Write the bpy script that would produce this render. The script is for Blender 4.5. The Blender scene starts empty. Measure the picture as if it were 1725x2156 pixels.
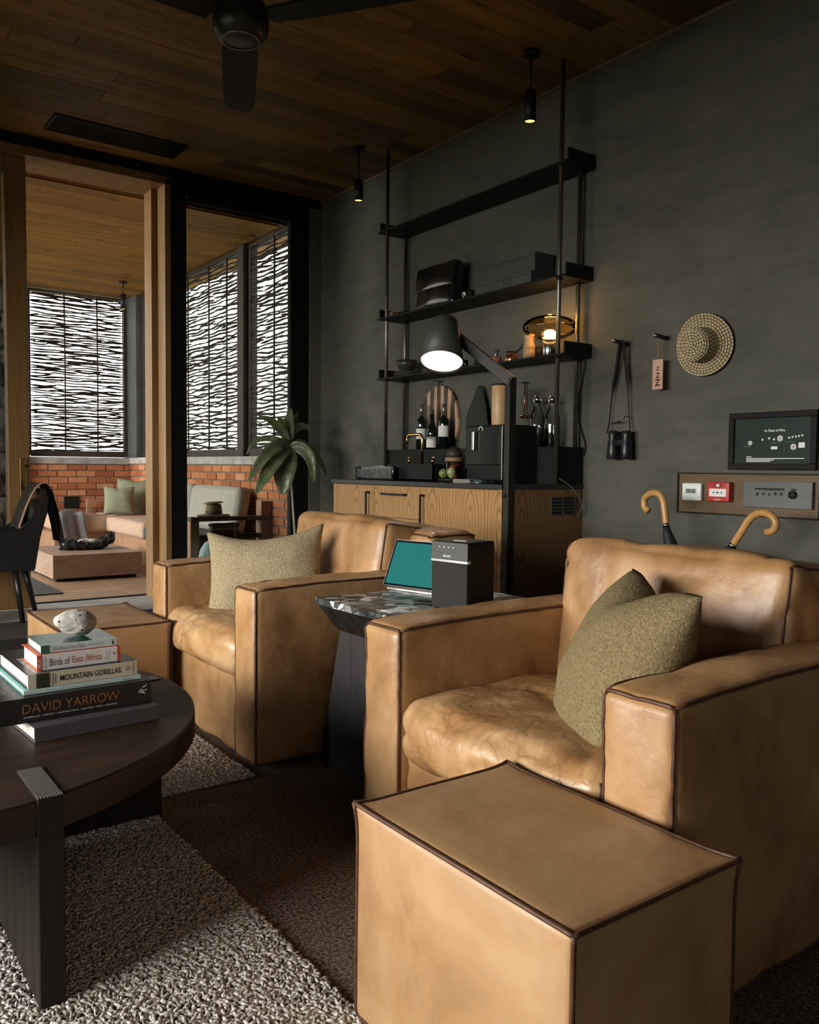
import bpy, bmesh, math, random
import numpy as np
from mathutils import Vector, Matrix, noise as mnoise

random.seed(7)
SC = bpy.context.scene
COL = SC.collection
R = math.radians

# ------------------------------------------------------------------ camera
F_PX, CX, CY, EYE = 1772.0, 862.5, 1078.0, 1.0
YAW, PITCH, ROLL = R(-36.2), R(-3.0), R(0.6)
_f = Vector((-math.sin(YAW)*math.cos(PITCH), math.cos(YAW)*math.cos(PITCH), math.sin(PITCH)))
_r0 = Vector((math.cos(YAW), math.sin(YAW), 0)); _u0 = _r0.cross(_f)
_r = _r0*math.cos(ROLL) + _u0*math.sin(ROLL); _u = _u0*math.cos(ROLL) - _r0*math.sin(ROLL)
cam_d = bpy.data.cameras.new('camera'); cam = bpy.data.objects.new('camera', cam_d); COL.objects.link(cam)
cam_d.sensor_fit = 'VERTICAL'; cam_d.sensor_height = 36.0; cam_d.lens = F_PX/2156.0*36.0
cam_d.clip_start = 0.05; cam_d.clip_end = 200
cam.matrix_world = Matrix(((_r.x, _u.x, -_f.x, 0), (_r.y, _u.y, -_f.y, 0), (_r.z, _u.z, -_f.z, EYE), (0, 0, 0, 1)))
SC.camera = cam
def ray(x, y): return _r*((x-CX)/F_PX) - _u*((y-CY)/F_PX) + _f
def onX(x, y, X): d = ray(x, y); return Vector((0, 0, EYE)) + d*(X/d.x)      # survey helpers: a sighted point on a known plane
def onY(x, y, Y): d = ray(x, y); return Vector((0, 0, EYE)) + d*(Y/d.y)
def onZ(x, y, Z): d = ray(x, y); return Vector((0, 0, EYE)) + d*((Z-EYE)/d.z)

# ------------------------------------------------------------------ light and exposure
SC.view_settings.view_transform = 'Standard'; SC.view_settings.look = 'None'
SC.view_settings.gamma = 1.0; SC.view_settings.use_curve_mapping = False
SC.view_settings.exposure = 0.0
SC.cycles.use_denoising = True; SC.cycles.adaptive_threshold = .018; SC.cycles.diffuse_bounces = 4; SC.cycles.glossy_bounces = 3; SC.cycles.max_bounces = 8; SC.cycles.transparent_max_bounces = 10
SC.cycles.caustics_reflective = False; SC.cycles.caustics_refractive = False
w = bpy.data.worlds.new('sky'); SC.world = w; w.use_nodes = True
bg = w.node_tree.nodes['Background']; bg.inputs['Color'].default_value = (1.0, 0.985, 0.94, 1); bg.inputs['Strength'].default_value = 2.4
def portal(name, loc, rot, sx, sy):
    l = bpy.data.lights.new(name, 'AREA'); l.shape = 'RECTANGLE'; l.size = sx; l.size_y = sy
    l.cycles.is_portal = True
    o = bpy.data.objects.new(name, l); COL.objects.link(o); o.location = loc; o.rotation_euler = rot
    return o
WX0, WX1 = -2.3, 3.5              # room in X
WY0, WY1 = -2.6, 6.03             # room in Y
CEIL = 3.137
WIN_Y0, WIN_Y1, WIN_Z1 = 0.55, 4.3, 2.05   # the big window in the wall on the daylight side
portal('daylight_portal_window', (WX0-0.05, (WIN_Y0+WIN_Y1)/2, WIN_Z1/2), (0, R(-90), 0), WIN_Z1, WIN_Y1-WIN_Y0)
dl = bpy.data.lights.new('daylight', 'AREA'); dl.shape = 'RECTANGLE'; dl.size = 2.4; dl.size_y = 12.5; dl.energy = 2100; dl.color = (1.0, .965, .90)
do = bpy.data.objects.new('daylight', dl); COL.objects.link(do); do.location = (-6.5, 4.75, 2.3); do.rotation_euler = (0, R(-90), 0)   # open sky beyond the window
portal('fill_portal_rear', (-.8, WY0-.03, 1.3), (R(90), 0, 0), 1.8, 1.1)  # portal for the added rear opening that fills the shaded sides
portal('daylight_portal_terrace', (0.75, 8.3, 1.5), (0, R(-90), 0), 3.0, 4.0)

# ------------------------------------------------------------------ node materials
def nmat(name):
    m = bpy.data.materials.new(name); m.use_nodes = True
    nt = m.node_tree; b = nt.nodes['Principled BSDF']
    return m, nt, b
def c4(c): return (c[0], c[1], c[2], 1.0)
def coords(nt, scale=(1, 1, 1), rnd=False, kind='Object'):
    tc = nt.nodes.new('ShaderNodeTexCoord'); mp = nt.nodes.new('ShaderNodeMapping')
    mp.inputs['Scale'].default_value = scale
    src = tc.outputs[kind]
    if rnd:
        oi = nt.nodes.new('ShaderNodeObjectInfo'); mu = nt.nodes.new('ShaderNodeVectorMath'); mu.operation = 'SCALE'
        cmb = nt.nodes.new('ShaderNodeCombineXYZ')
        for i in range(3): nt.links.new(oi.outputs['Random'], cmb.inputs[i])
        nt.links.new(cmb.outputs[0], mu.inputs[0]); mu.inputs['Scale'].default_value = 57.3
        ad = nt.nodes.new('ShaderNodeVectorMath'); ad.operation = 'ADD'
        nt.links.new(src, ad.inputs[0]); nt.links.new(mu.outputs[0], ad.inputs[1]); src = ad.outputs[0]
    nt.links.new(src, mp.inputs['Vector'])
    return mp.outputs['Vector']
def noise(nt, vec, scale, detail=4, rough=.55, dist=0.0):
    n = nt.nodes.new('ShaderNodeTexNoise'); n.inputs['Scale'].default_value = scale; n.inputs['Detail'].default_value = detail
    n.inputs['Roughness'].default_value = rough; n.inputs['Distortion'].default_value = dist
    nt.links.new(vec, n.inputs['Vector']); return n.outputs['Fac']
def ramp(nt, fac, stops):
    r = nt.nodes.new('ShaderNodeValToRGB'); e = r.color_ramp.elements
    while len(e) < len(stops): e.new(0.5)
    for k, (p, c) in enumerate(stops): e[k].position = p; e[k].color = c4(c)
    nt.links.new(fac, r.inputs['Fac']); return r.outputs['Color']
def bump(nt, bsdf, h, strength=.3, dist=.01, prev=None):
    b = nt.nodes.new('ShaderNodeBump'); b.inputs['Strength'].default_value = strength; b.inputs['Distance'].default_value = dist
    nt.links.new(h, b.inputs['Height'])
    if prev is not None: nt.links.new(prev, b.inputs['Normal'])
    nt.links.new(b.outputs['Normal'], bsdf.inputs['Normal']); return b.outputs['Normal']
def mixc(nt, fac, a, b, mode='MIX'):
    m = nt.nodes.new('ShaderNodeMix'); m.data_type = 'RGBA'; m.blend_type = mode
    for s, v in ((m.inputs[0], fac), (m.inputs[6], a), (m.inputs[7], b)):
        if hasattr(v, 'is_linked') or hasattr(v, 'links'): nt.links.new(v, s)
        elif isinstance(v, (int, float)): s.default_value = v
        else: s.default_value = c4(v)
    return m.outputs[2]
def plain(name, col, rough=.5, metal=0.0, var=.25, scale=9, bmp=0.0, bscale=60, spec=.5, coat=0.0, stretch=(1, 1, 1), rnd=False, dist=.003):
    m, nt, b = nmat(name)
    v = coords(nt, stretch, rnd)
    lo = tuple(max(0, c*(1-var)) for c in col); hi = tuple(min(1, c*(1+var)) for c in col)
    nt.links.new(ramp(nt, noise(nt, v, scale), ((.3, lo), (.7, hi))), b.inputs['Base Color'])
    b.inputs['Roughness'].default_value = rough; b.inputs['Metallic'].default_value = metal
    b.inputs['Specular IOR Level'].default_value = spec; b.inputs['Coat Weight'].default_value = coat
    if bmp: bump(nt, b, noise(nt, v, bscale, 5), bmp, dist)
    return m
def emis(name, col, s):
    m, nt, b = nmat(name); b.inputs['Base Color'].default_value = c4(col)
    b.inputs['Emission Color'].default_value = c4(col); b.inputs['Emission Strength'].default_value = s
    return m
def wood(name, dark, light, grain=(1, 14, 14), scale=2.2, rough=.5, rnd=True, objvar=.0, bmp=.15, knots=False, spec=.4):
    """streaky wood; grain stretches along the axis with the small factor"""
    m, nt, b = nmat(name)
    v = coords(nt, grain, rnd)
    n1 = noise(nt, v, scale, 6, .6, .6); n2 = noise(nt, v, scale*7, 3, .6)
    mx = nt.nodes.new('ShaderNodeMath'); mx.operation = 'MULTIPLY_ADD'; mx.inputs[1].default_value = .35
    nt.links.new(n2, mx.inputs[0])
    ml = nt.nodes.new('ShaderNodeMath'); ml.operation = 'MULTIPLY'; ml.inputs[1].default_value = .65; nt.links.new(n1, ml.inputs[0])
    nt.links.new(ml.outputs[0], mx.inputs[2])
    mid = tuple((a+c)/2 for a, c in zip(dark, light))
    col = ramp(nt, mx.outputs[0], ((.32, dark), (.5, mid), (.68, light)))
    if knots:
        vk = coords(nt, (3, 7, 3), rnd); vo = nt.nodes.new('ShaderNodeTexVoronoi'); vo.inputs['Scale'].default_value = .55
        nt.links.new(vk, vo.inputs['Vector'])
        col = mixc(nt, ramp(nt, vo.outputs['Distance'], ((.03, (1, 1, 1)), (.12, (0, 0, 0)))), col, tuple(c*.25 for c in dark))
    if objvar:
        oi = nt.nodes.new('ShaderNodeObjectInfo')
        f = ramp(nt, oi.outputs['Random'], ((0, (1-objvar,)*3), (.5, (1, 1-objvar*.15, 1-objvar*.25)), (1, (1+objvar*.6, 1+objvar*.5, 1+objvar*.35))))
        col = mixc(nt, 1.0, col, f, 'MULTIPLY')
    nt.links.new(col, b.inputs['Base Color'])
    b.inputs['Roughness'].default_value = rough; b.inputs['Specular IOR Level'].default_value = spec
    if bmp: bump(nt, b, mx.outputs[0], bmp, .004)
    return m
def oak(name, dark, light, axis='z', rough=.45):
    """oak veneer with cathedral figure"""
    m, nt, b = nmat(name)
    v = coords(nt); sp = nt.nodes.new('ShaderNodeSeparateXYZ'); nt.links.new(v, sp.inputs[0])
    def mth(op, a_, b_=None, c_=None):
        n_ = nt.nodes.new('ShaderNodeMath'); n_.operation = op
        for i_, q_ in enumerate((a_, b_, c_)):
            if q_ is None: continue
            if isinstance(q_, (int, float)): n_.inputs[i_].default_value = q_
            else: nt.links.new(q_, n_.inputs[i_])
        return n_.outputs[0]
    wob = noise(nt, coords(nt, (6, 6, 1.1)), 1.6, 3, .5)
    across = mth('ADD', sp.outputs['Y'], mth('MULTIPLY', sp.outputs['X'], 1.0 if dark[0] < .15 else 0.0))
    yy = mth('MULTIPLY', mth('ADD', mth('SUBTRACT', mth('PINGPONG', mth('SUBTRACT', across, 3.30), .28), .14), mth('MULTIPLY', wob, .05)), 1.0)
    zz = mth('MULTIPLY', mth('SUBTRACT', sp.outputs['Z'], .70), .27)
    cb = nt.nodes.new('ShaderNodeCombineXYZ'); nt.links.new(yy, cb.inputs['Y']); nt.links.new(zz, cb.inputs['Z'])
    wv = nt.nodes.new('ShaderNodeTexWave'); wv.wave_type = 'RINGS'; wv.rings_direction = 'X'; wv.wave_profile = 'SAW'
    wv.inputs['Scale'].default_value = 14.0; wv.inputs['Distortion'].default_value = 1.2; wv.inputs['Detail'].default_value = 2; wv.inputs['Detail Scale'].default_value = 2.0
    nt.links.new(cb.outputs[0], wv.inputs['Vector'])
    fine = noise(nt, coords(nt, {'z': (40, 40, 1.4), 'x': (1.4, 40, 40), 'y': (40, 1.4, 40)}[axis]), 3, 3)
    c = ramp(nt, wv.outputs['Fac'], ((.0, dark), (.5, light), (.85, tuple(min(1, k*1.08) for k in light)), (1, tuple(k*.7 for k in light))))
    c = mixc(nt, .28, c, ramp(nt, fine, ((.35, tuple(k*.72 for k in light)), (.65, tuple(min(1, k*1.1) for k in light)))))
    nt.links.new(c, b.inputs['Base Color']); b.inputs['Roughness'].default_value = rough
    bump(nt, b, fine, .12, .002)
    return m
def leather(name, a, bcol, c, rough=.42, wr=.5, worn=.3):
    m, nt, b = nmat(name)
    v = coords(nt)
    big = noise(nt, v, 4.2, 6, .62, .5)
    col = ramp(nt, big, ((.28, a), (.47, bcol), (.7, c)))
    vo = nt.nodes.new('ShaderNodeTexVoronoi'); vo.feature = 'DISTANCE_TO_EDGE'; vo.inputs['Scale'].default_value = 11
    wv = nt.nodes.new('ShaderNodeVectorMath'); wv.operation = 'ADD'
    nz = nt.nodes.new('ShaderNodeTexNoise'); nz.inputs['Scale'].default_value = 6; nt.links.new(v, nz.inputs['Vector'])
    sc = nt.nodes.new('ShaderNodeVectorMath'); sc.operation = 'SCALE'; sc.inputs['Scale'].default_value = .34
    nt.links.new(nz.outputs['Color'], sc.inputs[0]); nt.links.new(v, wv.inputs[0]); nt.links.new(sc.outputs[0], wv.inputs[1])
    nt.links.new(wv.outputs[0], vo.inputs['Vector'])
    crease = ramp(nt, vo.outputs['Distance'], ((0, (0, 0, 0)), (.06, (.55, .55, .55)), (.2, (1, 1, 1))))
    msk = ramp(nt, noise(nt, v, 3.1, 2), ((.42, (0, 0, 0)), (.60, (max(0, min(1, wr*1.6-.3)),)*3)))
    cr = mixc(nt, msk, (1, 1, 1), crease)
    col = mixc(nt, mixc(nt, cr, (worn, worn, worn), (0, 0, 0)), col, a)
    nt.links.new(col, b.inputs['Base Color'])
    nt.links.new(ramp(nt, noise(nt, v, 14, 4), ((.3, (rough-.08,)*3), (.7, (rough+.14,)*3))), b.inputs['Roughness'])
    b.inputs['Specular IOR Level'].default_value = .75
    n1 = bump(nt, b, noise(nt, v, 8, 6, .55, .25), .40*wr, .03)
    n2 = bump(nt, b, cr, .16*wr, .005, n1)
    bump(nt, b, noise(nt, v, 420, 2), .12, .001, n2)
    return m
def weave(name, a, bcol, scale=150, rough=.95, bstr=.8):
    m, nt, b = nmat(name)
    v = coords(nt); u = nt.nodes.new('ShaderNodeTexCoord').outputs['UV']
    chk = nt.nodes.new('ShaderNodeTexBrick'); chk.inputs['Scale'].default_value = scale; chk.inputs['Mortar Size'].default_value = .02
    chk.inputs['Brick Width'].default_value = .9; chk.inputs['Row Height'].default_value = .42; chk.inputs['Mortar Smooth'].default_value = .6
    chk.inputs['Color1'].default_value = c4(bcol); chk.inputs['Color2'].default_value = c4(tuple((p+q)/2 for p, q in zip(a, bcol))); chk.inputs['Mortar'].default_value = c4(a)
    nt.links.new(u, chk.inputs['Vector'])
    col = mixc(nt, ramp(nt, noise(nt, v, 170, 3), ((.4, (0, 0, 0)), (.7, (.6, .6, .6)))), chk.outputs['Color'], tuple(k*.8 for k in a))
    nt.links.new(col, b.inputs['Base Color']); b.inputs['Roughness'].default_value = rough; b.inputs['Specular IOR Level'].default_value = .15
    h = mixc(nt, .5, chk.outputs['Color'], ramp(nt, noise(nt, v, 160, 3), ((.3, (0, 0, 0)), (.7, (1, 1, 1)))))
    bump(nt, b, h, bstr, .004)
    return m
def glassmix(name, tint, gloss=.02, rough=.02, ior=1.5):
    """thin glass: see-through with a Fresnel reflection"""
    m = bpy.data.materials.new(name); m.use_nodes = True; nt = m.node_tree; nt.nodes.clear()
    out = nt.nodes.new('ShaderNodeOutputMaterial'); tr = nt.nodes.new('ShaderNodeBsdfTransparent'); gl = nt.nodes.new('ShaderNodeBsdfGlossy')
    tr.inputs['Color'].default_value = c4(tint); gl.inputs['Roughness'].default_value = rough
    fr = nt.nodes.new('ShaderNodeFresnel'); fr.inputs['IOR'].default_value = ior
    ad = nt.nodes.new('ShaderNodeMath'); ad.operation = 'ADD'; ad.inputs[1].default_value = gloss; nt.links.new(fr.outputs[0], ad.inputs[0])
    mx = nt.nodes.new('ShaderNodeMixShader'); nt.links.new(ad.outputs[0], mx.inputs[0]); nt.links.new(tr.outputs[0], mx.inputs[1]); nt.links.new(gl.outputs[0], mx.inputs[2])
    nt.links.new(mx.outputs[0], out.inputs['Surface'])
    return m

M = {}
def build_materials():
    # wall plaster
    m, nt, b = nmat('dark_plaster'); v = coords(nt)
    c1 = ramp(nt, noise(nt, v, 1.3, 6, .6, .4), ((.3, (.078, .082, .068)), (.7, (.138, .135, .110))))
    c2 = mixc(nt, .35, c1, ramp(nt, noise(nt, coords(nt, (1, .5, 1.6)), 7, 6, .65), ((.35, (.055, .060, .052)), (.7, (.160, .152, .120)))))
    nt.links.new(c2, b.inputs['Base Color']); b.inputs['Roughness'].default_value = .8; b.inputs['Specular IOR Level'].default_value = .3
    n = bump(nt, b, noise(nt, v, 30, 6, .6), .25, .006); bump(nt, b, noise(nt, v, 5, 4), .25, .03, n)
    M['wall'] = m
    M['leather'] = leather('tan_leather', (.225, .105, .036), (.39, .212, .086), (.51, .305, .148))
    M['leather_smooth'] = leather('tan_leather_smooth', (.265, .132, .050), (.385, .215, .092), (.47, .285, .14), .48, .2)
    M['leather_worn'] = leather('tan_leather_worn', (.23, .104, .035), (.43, .24, .10), (.60, .40, .22), .40, .95, .62)
    M['piping'] = plain('dark_leather_piping', (.075, .03, .012), .5, var=.4, scale=30)
    M['cushion'] = weave('olive_boucle', (.17, .13, .065), (.54, .455, .29))
    M['cushion2'] = weave('olive_boucle_dark', (.085, .062, .026), (.335, .265, .14))
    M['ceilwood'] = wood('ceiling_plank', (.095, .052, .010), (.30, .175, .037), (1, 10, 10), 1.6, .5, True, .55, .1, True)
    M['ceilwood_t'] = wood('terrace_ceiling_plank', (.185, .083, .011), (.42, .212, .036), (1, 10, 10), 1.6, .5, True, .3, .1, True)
    M['black'] = plain('black_metal', (.010, .010, .010), .45, var=.2, spec=.3)
    M['blackwood'] = plain('black_frame', (.006, .006, .0055), .55, var=.2, spec=.2)
    M['matte_black'] = plain('matte_black', (.010, .010, .0095), .55, var=.25, spec=.22)
    M['gloss_black'] = plain('gloss_black', (.006, .006, .007), .07, var=.1, spec=.3)
    M['steel'] = plain('steel', (.55, .55, .53), .22, 1.0, var=.06)
    M['alu'] = plain('aluminium', (.62, .63, .62), .3, 1.0, var=.05)
    M['brass'] = plain('brass', (.75, .52, .24), .2, 1.0, var=.06)
    M['copper'] = plain('copper', (.80, .38, .20), .22, 1.0, var=.08)
    M['polepipe'] = plain('dark_steel_pole', (.20, .185, .16), .33, .85, var=.1)
    M['doorwood'] = wood('door_oak', (.16, .085, .028), (.30, .17, .065), (9, 9, .7), 2.0, .45, False, 0, .1)
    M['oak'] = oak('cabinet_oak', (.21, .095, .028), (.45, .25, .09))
    M['oak_shaded'] = oak('cabinet_oak_shaded', (.11, .056, .018), (.24, .13, .047))  # darker copy of the oak, shade of the end panel put into its colour
    M['panelwood'] = wood('wall_panel_wood', (.10, .062, .03), (.165, .105, .052), (8, .8, 8), 2, .5, False)
    M['tablewood'] = wood('stained_table_wood', (.016, .009, .006), (.052, .028, .016), (1.2, 7, 7), 2.2, .5, False, 0, .18, spec=.3)
    M['legwood'] = wood('stained_leg_wood', (.009, .007, .005), (.026, .019, .013), (12, 12, .8), 2.2, .55, False, 0, .25, spec=.2)
    # end grain with growth rings
    m, nt, b = nmat('end_grain'); v = coords(nt, (1, 1, 1)); mp = v.node; mp.inputs['Location'].default_value = (-.30, -1.60, 0)
    wv = nt.nodes.new('ShaderNodeTexWave'); wv.wave_type = 'RINGS'; wv.rings_direction = 'Z'; wv.inputs['Scale'].default_value = 62; wv.inputs['Distortion'].default_value = 2.2; wv.inputs['Detail Scale'].default_value = .5
    nt.links.new(v, wv.inputs['Vector'])
    nt.links.new(ramp(nt, wv.outputs['Fac'], ((.2, (.03, .025, .02)), (.8, (.20, .185, .165)))), b.inputs['Base Color']); b.inputs['Roughness'].default_value = .5
    M['endgrain'] = m
    M['charwood'] = wood('charred_wood', (.010, .010, .011), (.036, .034, .036), (10, 10, .7), 2.4, .55, False, 0, .4)
    M['concrete'] = plain('concrete', (.32, .315, .295), .85, var=.25, scale=6, bmp=.2, bscale=40)
    M['cap_concrete'] = plain('cap_concrete', (.36, .35, .33), .85, var=.3, scale=7, bmp=.3, bscale=30)
    M['mortar'] = plain('mortar', (.20, .15, .11), .95, var=.3, scale=30, bmp=.3)
    m, nt, b = nmat('brick'); v = coords(nt, (1, 1, 1), True)
    oi = nt.nodes.new('ShaderNodeObjectInfo')
    base = ramp(nt, oi.outputs['Random'], ((0, (.32, .10, .038)), (.45, (.48, .17, .068)), (.8, (.55, .215, .09)), (1, (.60, .30, .16))))
    nt.links.new(mixc(nt, ramp(nt, noise(nt, v, 22, 5), ((.4, (0, 0, 0)), (.8, (.6, .6, .6)))), base, (.26, .085, .038)), b.inputs['Base Color'])
    b.inputs['Roughness'].default_value = .9; bump(nt, b, noise(nt, v, 50, 5), .4, .006)
    M['brick'] = m
    M['stone'] = plain('field_stone', (.13, .125, .115), .9, var=.5, scale=6, bmp=.9, bscale=14, rnd=True, dist=.04)
    M['decking'] = wood('terrace_deck', (.32, .20, .12), (.50, .335, .21), (.8, 9, 9), 2, .5, True, .12)
    M['teak'] = wood('sofa_teak', (.25, .135, .08), (.42, .255, .16), (.8, 9, 9), 2, .5, False)
    M['walnut'] = wood('low_table_walnut', (.24, .155, .11), (.44, .31, .225), (.8, 9, 9), 2, .45, False)
    M['pinkcush'] = plain('rose_beige_canvas', (.48, .34, .25), .95, var=.08, scale=20, bmp=.2, bscale=400)
    M['greycush'] = plain('light_grey_canvas', (.40, .38, .33), .95, var=.07, scale=20, bmp=.2, bscale=400)
    M['greencush'] = plain('sage_canvas', (.23, .24, .16), .95, var=.12, scale=20, bmp=.2, bscale=300)
    M['throw_grey'] = plain('grey_knit', (.16, .15, .155), 1.0, var=.35, scale=60, bmp=.8, bscale=120)
    M['bluecloth'] = plain('pale_blue_cloth', (.30, .40, .42), .95, var=.15)
    M['whitecloth'] = plain('off_white_cloth', (.62, .57, .50), .95, var=.1, bmp=.3)
    M['rug_plain'] = plain('rug_backing', (.10, .095, .088), 1.0, var=.5, scale=90, bmp=.9, bscale=140, dist=.01)
    M['rug_loop'] = plain('rug_wool', (.50, .465, .42), 1.0, var=.75, scale=110, spec=.0)
    # brown flat-weave carpet with bands of tone across the room
    m, nt, b = nmat('brown_carpet'); v = coords(nt)
    f = noise(nt, v, 130, 4, .7); t = ramp(nt, f, ((.40, (.06, .044, .033)), (.5, (.22, .17, .135)), (.62, (.50, .41, .33))))
    nt.links.new(mixc(nt, ramp(nt, noise(nt, v, 7, 5), ((.35, (0, 0, 0)), (.7, (.5, .5, .5)))), t, (.18, .135, .105)), b.inputs['Base Color'])
    b.inputs['Roughness'].default_value = 1.0; b.inputs['Specular IOR Level'].default_value = .1; bump(nt, b, f, 1.0, .012)
    M['carpet'] = m
    M['rug_dark'] = plain('rug_dark_wool', (.05, .048, .046), 1.0, var=.5, scale=80, spec=.1, bmp=.9, bscale=140, dist=.01)
    M['rug_mid'] = plain('rug_mid_wool', (.17, .162, .15), 1.0, var=.5, scale=80, spec=.1, bmp=.9, bscale=140, dist=.01)
    M['twig'] = plain('dark_twig', (.022, .016, .011), .8, var=.4, scale=20)
    M['screenframe'] = plain('screen_frame_paint', (.04, .027, .02), .6, var=.15)
    M['post_grey'] = plain('grey_post', (.06, .062, .06), .6, var=.15)
    M['glass'] = glassmix('window_glass', (.88, .9, .88), .0)
    M['glass_dark'] = glassmix('door_glass', (.55, .56, .52), .03)
    M['clear'] = glassmix('clear_glass', (.94, .96, .94), .05)
    M['smoke'] = glassmix('smoked_glass', (.86, .72, .47), .02, .02, 1.22)
    M['bottle'] = plain('dark_bottle_glass', (.005, .012, .008), .05, var=.2, spec=.8)
    M['foil'] = plain('foil', (.30, .26, .2), .3, .7, var=.1)
    M['paper'] = plain('paper', (.78, .77, .73), .85, var=.03)
    M['pages'] = plain('page_edges', (.80, .76, .68), .9, var=.08, scale=5, stretch=(1, 1, 260))
    M['ink'] = plain('black_ink', (.012, .012, .012), .7, var=.05)
    M['white'] = plain('white_paint', (.85, .85, .83), .6, var=.03)
    M['lampgrey'] = plain('lamp_grey_paint', (.05, .048, .044), .5, var=.05)
    M['lampdark'] = plain('lamp_dark_paint', (.018, .018, .017), .5, var=.05, spec=.3)
    M['pot'] = plain('stone_pot', (.05, .05, .048), .8, var=.2)
    m, nt, b = nmat('plant_leaf'); v = coords(nt)
    nt.links.new(ramp(nt, noise(nt, v, 16, 3), ((.3, (.075, .11, .045)), (.7, (.20, .235, .13)))), b.inputs['Base Color']); b.inputs['Roughness'].default_value = .35
    M['leaf'] = m
    M['stem'] = plain('plant_stem', (.30, .28, .19), .7, var=.3, scale=30)
    # terrazzo table top
    m, nt, b = nmat('pebble_terrazzo'); v = coords(nt, (1, 1, 1))
    vo = nt.nodes.new('ShaderNodeTexVoronoi'); vo.inputs['Scale'].default_value = 27; vo.inputs['Randomness'].default_value = 1
    ve = nt.nodes.new('ShaderNodeTexVoronoi'); ve.feature = 'DISTANCE_TO_EDGE'; ve.inputs['Scale'].default_value = 27
    for k in (vo, ve): nt.links.new(v, k.inputs['Vector'])
    sep = nt.nodes.new('ShaderNodeSeparateColor'); nt.links.new(vo.outputs['Color'], sep.inputs[0])
    ch = ramp(nt, sep.outputs[0], ((0, (.02, .024, .025)), (.3, (.07, .078, .078)), (.5, (.22, .23, .22)), (.72, (.45, .46, .42)), (.9, (.75, .75, .68))))
    col = mixc(nt, ramp(nt, ve.outputs['Distance'], ((.0, (1, 1, 1)), (.09, (0, 0, 0)))), ch, (.012, .014, .015))
    nt.links.new(col, b.inputs['Base Color']); b.inputs['Roughness'].default_value = .4; b.inputs['Specular IOR Level'].default_value = .3
    M['terrazzo'] = m
    M['flare'] = plain('dark_marble', (.012, .012, .013), .25, var=.6, scale=22)
build_materials()

# ------------------------------------------------------------------ geometry helpers
def thing(name, label, cat, loc=(0, 0, 0), group=None):
    o = bpy.data.objects.new(name, None); COL.objects.link(o); o.location = loc; o.empty_display_size = .05
    o['label'] = label; o['category'] = cat
    if group: o['group'] = group
    return o
def tag(o, label, cat, group=None):
    o['label'] = label; o['category'] = cat
    if group: o['group'] = group
    return o
def struct(o): o['kind'] = 'structure'; return o
def par(o, parent):
    if parent is not None:
        o.parent = parent
        m = Matrix.Identity(4); p = parent
        while p is not None:
            m = Matrix.Translation(p.location) @ m if p.type == 'EMPTY' else m
            p = p.parent
        o.matrix_parent_inverse = m.inverted() if parent.type == 'EMPTY' else Matrix.Identity(4)
    return o
def mesh(name, verts, faces, mat, parent=None, smooth=False, uvs=None):
    me = bpy.data.meshes.new(name)
    me.from_pydata([tuple(v) for v in verts], [], faces); me.update()
    if smooth: me.polygons.foreach_set('use_smooth', [True]*len(me.polygons))
    if uvs is not None:
        ul = me.uv_layers.new(name='UVMap')
        li = np.empty(len(me.loops), dtype=np.int32); me.loops.foreach_get('vertex_index', li)
        ul.data.foreach_set('uv', np.asarray(uvs, dtype=np.float32)[li].ravel())
    me.materials.append(M[mat] if isinstance(mat, str) else mat)
    o = bpy.data.objects.new(name, me); COL.objects.link(o)
    return par(o, parent)
def from_bm(name, bm, mat, parent=None, smooth=False):
    me = bpy.data.meshes.new(name); bmesh.ops.recalc_face_normals(bm, faces=bm.faces[:]); bm.to_mesh(me); bm.free()
    if smooth: me.polygons.foreach_set('use_smooth', [True]*len(me.polygons))
    me.materials.append(M[mat] if isinstance(mat, str) else mat)
    o = bpy.data.objects.new(name, me); COL.objects.link(o)
    return par(o, parent)
def bm_box(bm, x0, x1, y0, y1, z0, z1, bev=0.0, seg=2, mx=None):
    r = bmesh.ops.create_cube(bm, size=1.0)
    T = Matrix.Translation(((x0+x1)/2, (y0+y1)/2, (z0+z1)/2)) @ Matrix.Diagonal((abs(x1-x0), abs(y1-y0), abs(z1-z0), 1))
    bmesh.ops.transform(bm, matrix=T, verts=r['verts'])
    vs = r['verts']
    if bev > 0:
        es = list({e for v in vs for e in v.link_edges})
        rr = bmesh.ops.bevel(bm, geom=es, offset=bev, segments=seg, affect='EDGES', profile=.5)
        vs = list({v for f in rr['faces'] for v in f.verts} | {v for v in vs if v.is_valid})
    if mx is not None: bmesh.ops.transform(bm, matrix=mx, verts=vs)
    return vs
def box(name, x0, x1, y0, y1, z0, z1, mat, parent=None, bev=0.0, seg=2, mx=None):
    bm = bmesh.new(); bm_box(bm, x0, x1, y0, y1, z0, z1, bev, seg, mx)
    return from_bm(name, bm, mat, parent)
def boxes(name, lst, mat, parent=None, bev=0.0):
    bm = bmesh.new()
    for b in lst: bm_box(bm, *b, bev)
    return from_bm(name, bm, mat, parent)
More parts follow.
